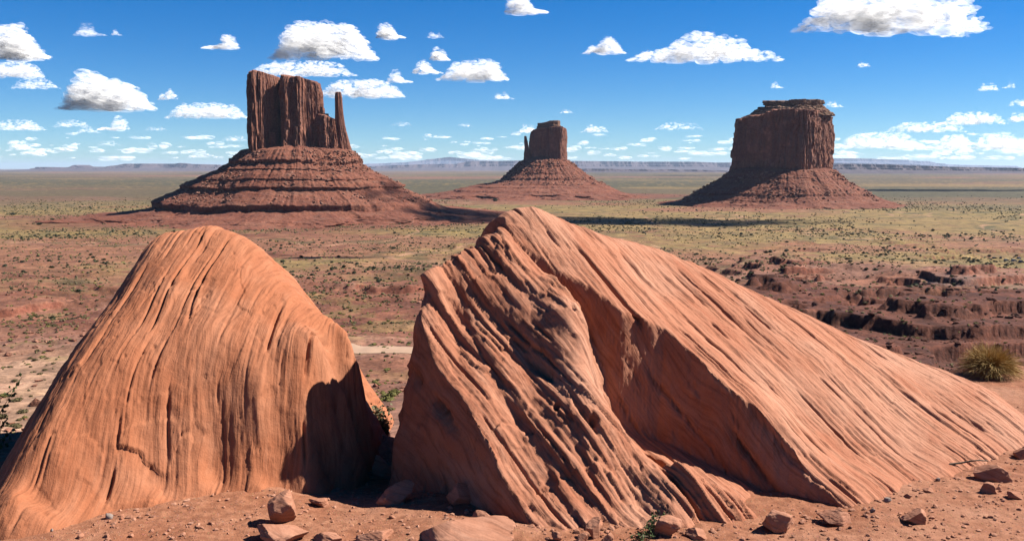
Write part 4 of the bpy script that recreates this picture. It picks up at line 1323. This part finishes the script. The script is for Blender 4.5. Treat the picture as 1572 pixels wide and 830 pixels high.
def edge_shrub():
    """broad-leaved twigs that lean in at the left edge"""
    r_ = np.random.default_rng(404)
    b = P(-30, 690, 11.2)
    e = empty('broadleaf_shrub', tuple(b))
    tag(e, 'twiggy green shrub with rounded leaves left of the dome boulder', 'shrub')
    paths, cs, ds = [], [], []
    ends = [(34, 578), (18, 604), (28, 590), (6, 625), (-10, 600), (22, 655), (14, 668), (8, 645), (-20, 620), (2, 690), (12, 712), (18, 676)]
    for j, (px, py) in enumerate(ends):
        q = P(px, py, 11.2 + r_.uniform(-0.25, 0.25)) - b
        bend = r_.standard_normal(3) * 0.05 + np.array([0, 0, -0.05])
        pts = [q * t + bend * math.sin(t * math.pi) for t in np.linspace(0, 1, 9)]
        paths.append(pts)
        for t in np.linspace(0.3, 1.0, 17):
            c = q * t + bend * math.sin(t * math.pi)
            cs.append(c + r_.standard_normal(3) * 0.012); ds.append(r_.standard_normal(3) * 0.8 + q / np.linalg.norm(q) * 0.6)
    V, F = tubes(paths, 0.007, 0.002); obj('twigs', mesh_np('twigs', V, F, [M_twig]), e)
    V, F = leaf_quads(cs, ds, 0.058, 2); obj('foliage', mesh_np('foliage', V, F, [M_green], smooth=False), e)


def trailing_plant():
    r_ = np.random.default_rng(405)
    b = hit(1000, 826)
    e = empty('trailing_plant', tuple(b))
    tag(e, 'small green trailing plant among stones at the foot of the layered boulder', 'plant')
    paths, cs, ds = [], [], []
    for px, py, lift in [(1030, 786, 0.1), (1036, 796, 0.06), (1012, 792, 0.1), (990, 808, 0.05), (978, 816, 0.04), (1000, 806, 0.08), (1022, 800, 0.1), (966, 824, 0.03), (1005, 800, 0.12), (950, 826, 0.02), (985, 822, 0.05)]:
        q = hit(px, py + 14) - b; q[2] += lift
        bend = np.array([0, 0, 0.05]) + r_.standard_normal(3) * 0.02
        paths.append([q * t + bend * math.sin(t * math.pi) for t in np.linspace(0, 1, 8)])
        for t in np.linspace(0.15, 1, 22):
            cs.append(q * t + bend * math.sin(t * math.pi) + r_.standard_normal(3) * 0.018); ds.append(r_.standard_normal(3) + np.array([0, 0, 0.4]))
    V, F = tubes(paths, 0.004, 0.0015); obj('stems', mesh_np('stems', V, F, [M_twig]), e)
    V, F = leaf_quads(cs, ds, 0.032, 3); obj('foliage', mesh_np('foliage', V, F, [M_green], smooth=False), e)


def dead_stick():
    a = G(1462, 727, 0.03); 
    pts = [G(1458, 712, 0.05), G(1475, 710, 0.06), G(1492, 707, 0.09), G(1503, 706, 0.11), G(1516, 707, 0.08)]
    c = np.mean(pts, 0)
    V, F = tubes([[p - c for p in pts]], 0.012, 0.006)
    tag(obj('dead_stick', mesh_np('dead_stick', V, F, [M_twig]), loc=tuple(c)), 'thin dark dead stick lying against the foot of the long boulder', 'stick')


spiky_bush(); gap_bush(); edge_shrub(); trailing_plant(); dead_stick()

# ---------------------------------------------------------------- cars parked far out on the sandy lot
def paint(name, c, rough=0.35):
    m = Nodes(name, rough); m.b.inputs['Specular IOR Level'].default_value = 0.5
    m.color(m.mix(m.noise(m.tc.outputs['Object'], 2.0, 3), tuple(v * 0.85 for v in c), c))
    return m.m


M_tyre = paint('tyre_rubber', (0.03, 0.03, 0.03), 0.8)
M_glass = paint('car_glass', (0.02, 0.025, 0.03), 0.08)


def car(px, py, rz, colour, label, tall=1.0):
    p = hit(px, py)
    e = empty('parked_car', tuple(p)); e.rotation_euler = (0, 0, rz)
    tag(e, label, 'car', 'cars parked on the sandy lot')
    mt = paint('car_paint', colour)
    def prism(prof, w_, inset=0.0):
        n = len(prof)
        V = [(x, -w_ / 2 + (inset if z > 1.0 else 0), z * tall) for x, z in prof] + [(x, w_ / 2 - (inset if z > 1.0 else 0), z * tall) for x, z in prof]
        bmm = bmesh.new(); vs = [bmm.verts.new(v) for v in V]
        bmm.faces.new(vs[:n]); bmm.faces.new(vs[n:][::-1])
        for i in range(n):
            bmm.faces.new((vs[i], vs[(i + 1) % n], vs[n + (i + 1) % n], vs[n + i]))
        bmesh.ops.recalc_face_normals(bmm, faces=bmm.faces)
        bmesh.ops.bevel(bmm, geom=bmm.edges[:], offset=0.06, segments=2, affect='EDGES')
        m_ = bpy.data.meshes.new('car_part'); bmm.to_mesh(m_); bmm.free(); return m_
    b = prism([(-2.2, 0.35), (2.2, 0.35), (2.25, 0.75), (1.3, 0.95), (-2.2, 1.0)], 1.8); b.materials.append(mt); obj('body', b, e)
    c = prism([(-2.0, 0.97), (1.0, 0.95), (0.3, 1.48), (-1.7, 1.52)], 1.7, 0.12); c.materials.append(M_glass); obj('windows', c, e)
    r_ = prism([(-1.72, 1.5), (0.32, 1.46), (0.25, 1.56), (-1.65, 1.6)], 1.5); r_.materials.append(mt); obj('roof', r_, e)
    for x in (-1.4, 1.4):
        for y in (-0.85, 0.85):
            bmm = bmesh.new(); bmesh.ops.create_cone(bmm, cap_ends=True, segments=20, radius1=0.34, radius2=0.34, depth=0.24)
            bmesh.ops.rotate(bmm, verts=bmm.verts, matrix=__import__('mathutils').Matrix.Rotation(math.pi / 2, 3, 'X'))
            bmesh.ops.translate(bmm, verts=bmm.verts, vec=(x, y, 0.34))
            m_ = bpy.data.meshes.new('wheel'); bmm.to_mesh(m_); bmm.free(); m_.materials.append(M_tyre); obj('wheel', m_, e)


car(1527, 397, 0.2, (0.03, 0.04, 0.07), 'dark blue car at the near end of the cars on the sandy lot')
car(1536, 397, 1.2, (0.04, 0.04, 0.045), 'black car second along the row on the sandy lot', 1.15)
car(1545, 400, 0.1, (0.55, 0.56, 0.57), 'silver car parked in the middle of the sandy lot')
car(1557, 401, 0.0, (0.75, 0.75, 0.74), 'white car parked in front on the sandy lot', 1.2)
car(1564, 397, 0.5, (0.05, 0.08, 0.14), 'blue car behind the white one on the sandy lot')
car(1568, 403, 0.1, (0.10, 0.12, 0.16), 'grey blue car nearest the frame edge on the sandy lot', 1.1)

# ---------------------------------------------------------------- clouds
def cloud_mat():
    m = Nodes('cloud_vapour', 1.0)
    m.n.remove(m.b)
    df = m.n.new('ShaderNodeBsdfDiffuse'); df.inputs['Color'].default_value = (0.97, 0.97, 0.97, 1)
    tl = m.n.new('ShaderNodeBsdfTranslucent'); tl.inputs['Color'].default_value = (0.97, 0.97, 0.97, 1)
    tr = m.n.new('ShaderNodeBsdfTransparent')
    geo = m.n.new('ShaderNodeNewGeometry')
    def bend(up):
        a = m.n.new('ShaderNodeVectorMath'); a.operation = 'MULTIPLY_ADD'
        m.link(geo.outputs['True Normal'], a.inputs[0]); a.inputs[1].default_value = (0.45 * up,) * 3; a.inputs[2].default_value = (0.35 * up, 0.0, 0.75 * up)
        n_ = m.n.new('ShaderNodeVectorMath'); n_.operation = 'NORMALIZE'; m.link(a.outputs[0], n_.inputs[0])
        return n_.outputs[0]
    m.link(bend(1.0), df.inputs['Normal']); m.link(bend(-1.0), tl.inputs['Normal'])
    mx = m.n.new('ShaderNodeMixShader'); mx.inputs[0].default_value = 0.5
    m.link(df.outputs[0], mx.inputs[1]); m.link(tl.outputs[0], mx.inputs[2])
    m2 = m.n.new('ShaderNodeMixShader')
    nz = m.noise(m.tc.outputs['Object'], 0.004, 5, 0.65)
    al = m.math('MULTIPLY', m.attr('dens', 'Fac'), m.ramp(nz, [(0.3, 0.35), (0.6, 1.0)]), True)
    m.link(al, m2.inputs[0]); m.link(tr.outputs[0], m2.inputs[1]); m.link(mx.outputs[0], m2.inputs[2])
    m.link(m2.outputs[0], m.n['Material Output'].inputs['Surface'])
    return m.m


M_cloud = cloud_mat()


def cloud_at(c, W, H, npuff, seed, thin=0.0, lumps=None):
    """a cumulus as a heap of many thin-skinned puffs, flat-based; W, H in metres"""
    r_ = np.random.default_rng(seed)
    V, F, Dn = [], [], []
    k = 0
    v2, f2 = ico(2); v3, f3 = ico(3)
    lump = lumps or [(r_.uniform(-0.35, 0.35), r_.uniform(0.6, 1.0), r_.uniform(0.15, 0.3)) for _ in range(max(2, int(W / H * 1.2)))]
    def toph(u):
        h = sum(a * math.exp(-((u - m_) / s_) ** 2) for m_, a, s_ in lump)
        return min(1.0, max(h, 0.16)) * (1 - abs(2 * u) ** 4)
    for i in range(npuff):
        u = r_.uniform(-0.5, 0.5)
        t = toph(u)
        v = r_.random() ** 0.8
        edge = max(abs(2 * u), v)
        rr = H * (0.04 + 0.13 * r_.random() ** 2.5) * (1.15 - 0.6 * edge) * (0.5 + 0.6 * t) * (1.3 if v < 0.5 else 1)
        c0 = np.array([u * W, r_.uniform(-0.5, 0.5) * min(W, 3 * H) * 0.45 * (1 - 0.6 * edge), -0.42 * H + v * t * H * 0.86])
        v0, f0 = (v3, f3) if rr > 0.12 * H else (v2, f2)
        n = fbm(v0[:, 0] * 1.4 + i * 3.1, v0[:, 1] * 1.4, v0[:, 2] * 1.4, 4, gain=0.6)
        vv = v0 * (1 + 0.6 * n)[:, None] * rr * np.array([1.7, 1.5, 0.8])
        vv = vv + c0
        low = -0.45 * H
        vv[:, 2] = np.where(vv[:, 2] < low, low + (vv[:, 2] - low) * 0.3, vv[:, 2])
        V.append(vv); F.append(f0 + k); k += len(v0)
        de = (0.16 - 0.10 * edge + 0.07 * r_.random()) * (1 - thin)
        Dn.append(np.full(len(v0), de))
    me = mesh_np('cloud', np.concatenate(V), np.concatenate(F), [M_cloud], attr={'dens': np.concatenate(Dn)})
    return obj('cloud', me, loc=tuple(c))


def cloud(px0, py0, px1, py1, label, seed, thin=0.0, lumps=None, alt=1700.0, dens=1.0):
    cx, cy = (px0 + px1) / 2, (py0 + py1) / 2
    Y = min(alt * FPX / (262 - py1), 70000.0)
    c = P(cx, cy, Y)
    k = Y / FPX
    W, H = (px1 - px0) * k, (py1 - py0) * k
    n = int(min(620, 70 + (px1 - px0) * (py1 - py0) * 0.14) * dens)
    o = cloud_at(c, W, H, n, seed, thin, lumps)
    return tag(o, label, 'cloud', 'cumulus clouds in the blue sky')


CL = [
    (-40, 36, 72, 92, 'large white cloud cut off by the left edge, topmost of those there'),
    (-20, 94, 66, 120, 'flat white cloud at the left edge just under the topmost one'),
    (17, 119, 92, 137, 'thin streaky cloud left of the lumpy white cloud', 0.35),
    (93, 106, 232, 172, 'lumpy white cloud with a raised hump and a tail to the lower right', 0, [(-0.25, 0.95, 0.16), (0.0, 0.6, 0.2), (0.25, 0.5, 0.2), (0.42, 0.3, 0.12)]),
    (242, 136, 273, 154, 'small white puff between the lumpy cloud and the tall mitten butte'),
    (310, 50, 366, 76, 'small ragged cloud above and left of the tall mitten butte'),
    (170, 45, 187, 55, 'tiny white fleck high above the lumpy cloud', 0.4),
    (112, 34, 162, 56, 'faint wispy cloud high above the lumpy cloud', 0.72),
    (256, 157, 378, 183, 'long low cloud just left of the tall butte top'),
    (-10, 183, 70, 201, 'low flat cloud at the left edge, lowest of those cut off there', 0.2),
    (80, 184, 140, 196, 'thin flat cloud between the left edge and the small domed cloud', 0.3),
    (148, 176, 197, 201, 'small domed cloud below the lumpy white cloud', 0.1),
    (116, 195, 154, 205, 'little flat cloud touching the small domed cloud from below', 0.35),
    (416, 30, 575, 94, 'big billowing white cloud high above the tall mitten butte', 0, [(-0.3, 0.7, 0.15), (-0.1, 1.0, 0.18), (0.15, 0.8, 0.2), (0.36, 0.6, 0.14)]),
    (382, 92, 547, 118, 'long flat cloud right above the tall butte top'),
    (490, 121, 620, 151, 'bright cloud behind the thumb of the tall butte'),
    (577, 33, 621, 60, 'small round bright cloud right of the big billowing one'),
    (655, 47, 682, 59, 'tiny faint cloud right of the small round one', 0.45),
    (659, 70, 690, 94, 'small upright puff above the egg shaped cloud'),
    (632, 92, 680, 114, 'small cloud joining the egg shaped cloud on its left'),
    (592, 106, 634, 128, 'ragged grey cloud between the thumb and the egg shaped cloud', 0.3),
    (672, 90, 780, 125, 'smooth egg shaped white cloud between the two mitten buttes', 0, [(-0.25, 0.7, 0.2), (0.1, 1.0, 0.25), (0.35, 0.6, 0.15)]),
    (776, -14, 840, 22, 'ragged cloud touching the top of the frame near its middle', 0.25),
    (758, 139, 789, 153, 'little broken cloud above the small far butte', 0.3),
    (896, 55, 960, 84, 'small cloud at the tail of the long stretched cloud', 0.15, [(0.1, 1.0, 0.3), (-0.35, 0.4, 0.12)]),
    (964, 48, 1198, 96, 'long stretched white cloud left of the broad butte', 0.05, [(-0.38, 0.45, 0.12), (-0.15, 0.6, 0.12), (0.0, 0.95, 0.12), (0.2, 0.8, 0.12), (0.42, 0.5, 0.1)]),
    (1226, -26, 1508, 52, 'biggest cloud, greyish below, touching the top edge above the broad butte', 0, [(-0.35, 0.75, 0.15), (-0.1, 1.0, 0.2), (0.15, 1.0, 0.2), (0.36, 0.8, 0.15)]),
    (1442, 43, 1488, 58, 'torn scrap of cloud under the biggest cloud', 0.45),
    (1316, 93, 1336, 103, 'tiny white cloud below the biggest cloud'),
    (1183, 125, 1203, 136, 'tiny ragged cloud straight above the broad butte', 0.3),
    (1500, 127, 1534, 140, 'small flat cloud on the right above the stacked low clouds'),
    (1538, 125, 1558, 136, 'faint fleck right of the small flat cloud', 0.5),
    (1548, 152, 1590, 164, 'small cloud at the right edge, topmost of those there', 0.1),
    (1265, 155, 1295, 165, 'small cloud just right of the broad butte top'),
    (1434, 171, 1545, 192, 'long white cloud, upper of the stacked low clouds on the right'),
    (1362, 186, 1484, 204, 'long white cloud, lower left of the stacked low clouds'),
    (1548, 170, 1600, 188, 'white cloud at the right edge beside the stacked low clouds'),
    (1286, 202, 1430, 229, 'broad broken cloud low above the plain right of the broad butte', 0.2),
    (1434, 206, 1496, 230, 'puffy cloud low in the sky under the stacked clouds', 0.15),
    (1494, 202, 1590, 230, 'bank of low cloud at the right edge above the horizon', 0.2),
    (892, 191, 934, 204, 'small domed cloud right of the small far butte'),
    (788, 190, 828, 205, 'small cloud partly hidden by the small far butte'),
    (1005, 187, 1079, 200, 'thin long cloud midway between the small and the broad butte', 0.15),
    (859, 168, 880, 174, 'tiny cloud above and right of the small far butte'),
    (701, 189, 726, 195, 'tiny flat cloud left of the small far butte', 0.2),
    (647, 205, 687, 212, 'flat little cloud low between the two mitten buttes', 0.2),
    (600, 187, 633, 194, 'flat little cloud right of the thumb', 0.3),
    (13, 216, 54, 231, 'small heaped cloud low at the left above the plain', 0.2),
    (150, 216, 191, 224, 'flat little cloud low under the small domed cloud', 0.2),
    (340, 208, 382, 217, 'flat little cloud beside the cliff foot of the tall butte', 0.1),
    (222, 194, 256, 201, 'thin flat cloud below the long low cloud', 0.3),
]
for i, q in enumerate(CL):
    cloud(q[0], q[1], q[2], q[3], q[4], 500 + i, *(q[5:]))


def cloud_band():
    """countless faint little clouds above the horizon, one object"""
    r_ = np.random.default_rng(88)
    V, F, Dn = [], [], []
    k = 0
    v0, f0 = ico(2)
    for i in range(260):
        py = 205 + 40 * r_.random() ** 0.75; px = r_.uniform(-60, 1630)
        wpx = r_.uniform(5, 26) * (1 if py < 225 else 1.5); hpx = wpx * r_.uniform(0.1, 0.24)
        Y = min(1700 * FPX / (262 - py), 110000.0); kk = Y / FPX
        c = P(px, py, Y)
        for j in range(6):
            n = fbm(v0[:, 0] * 1.3 + i * 2.3 + j, v0[:, 1] * 1.3, v0[:, 2] * 1.3, 3)
            vv = v0 * (1 + 0.6 * n)[:, None] * np.array([wpx * 0.3, wpx * 0.2, hpx * 0.55]) * kk * r_.uniform(0.5, 1.1) + c + np.array([r_.uniform(-0.5, 0.5) * wpx * kk, 0, r_.uniform(-0.2, 0.4) * hpx * kk])
            V.append(vv); F.append(f0 + k); k += len(v0)
            Dn.append(np.full(len(v0), r_.uniform(0.05, 0.2)))
    o = obj('horizon_clouds', mesh_np('horizon_clouds', np.concatenate(V), np.concatenate(F), [M_cloud], attr={'dens': np.concatenate(Dn)}))
    tag(o, kind='stuff')


cloud_band()
# clouds out of the frame whose shadows lie on the valley floor
for px, py, wd, ln, sd, lab in [(-70, 1500, 560, 420, 601, 'cloud overhead that shades the skirt of the tall butte'), (1000, 341, 520, 330, 602, 'cloud overhead that shades the grassland before the broad butte'),
                                (500, 395, 95, 70, 603, 'small cloud overhead that shades the hollow behind the left dome'), (1420, 292, 900, 500, 604, 'cloud overhead that shades the far plain')]:
    p = hit(px, py) if px > 0 else np.array([px, py, -75.0])
    t = 900.0 / LDIR.z
    c = p + np.array(LDIR) * t
    tag(cloud_at(c, wd, wd * 0.3, 220, sd, -1.6), lab, 'cloud', 'clouds outside the frame')
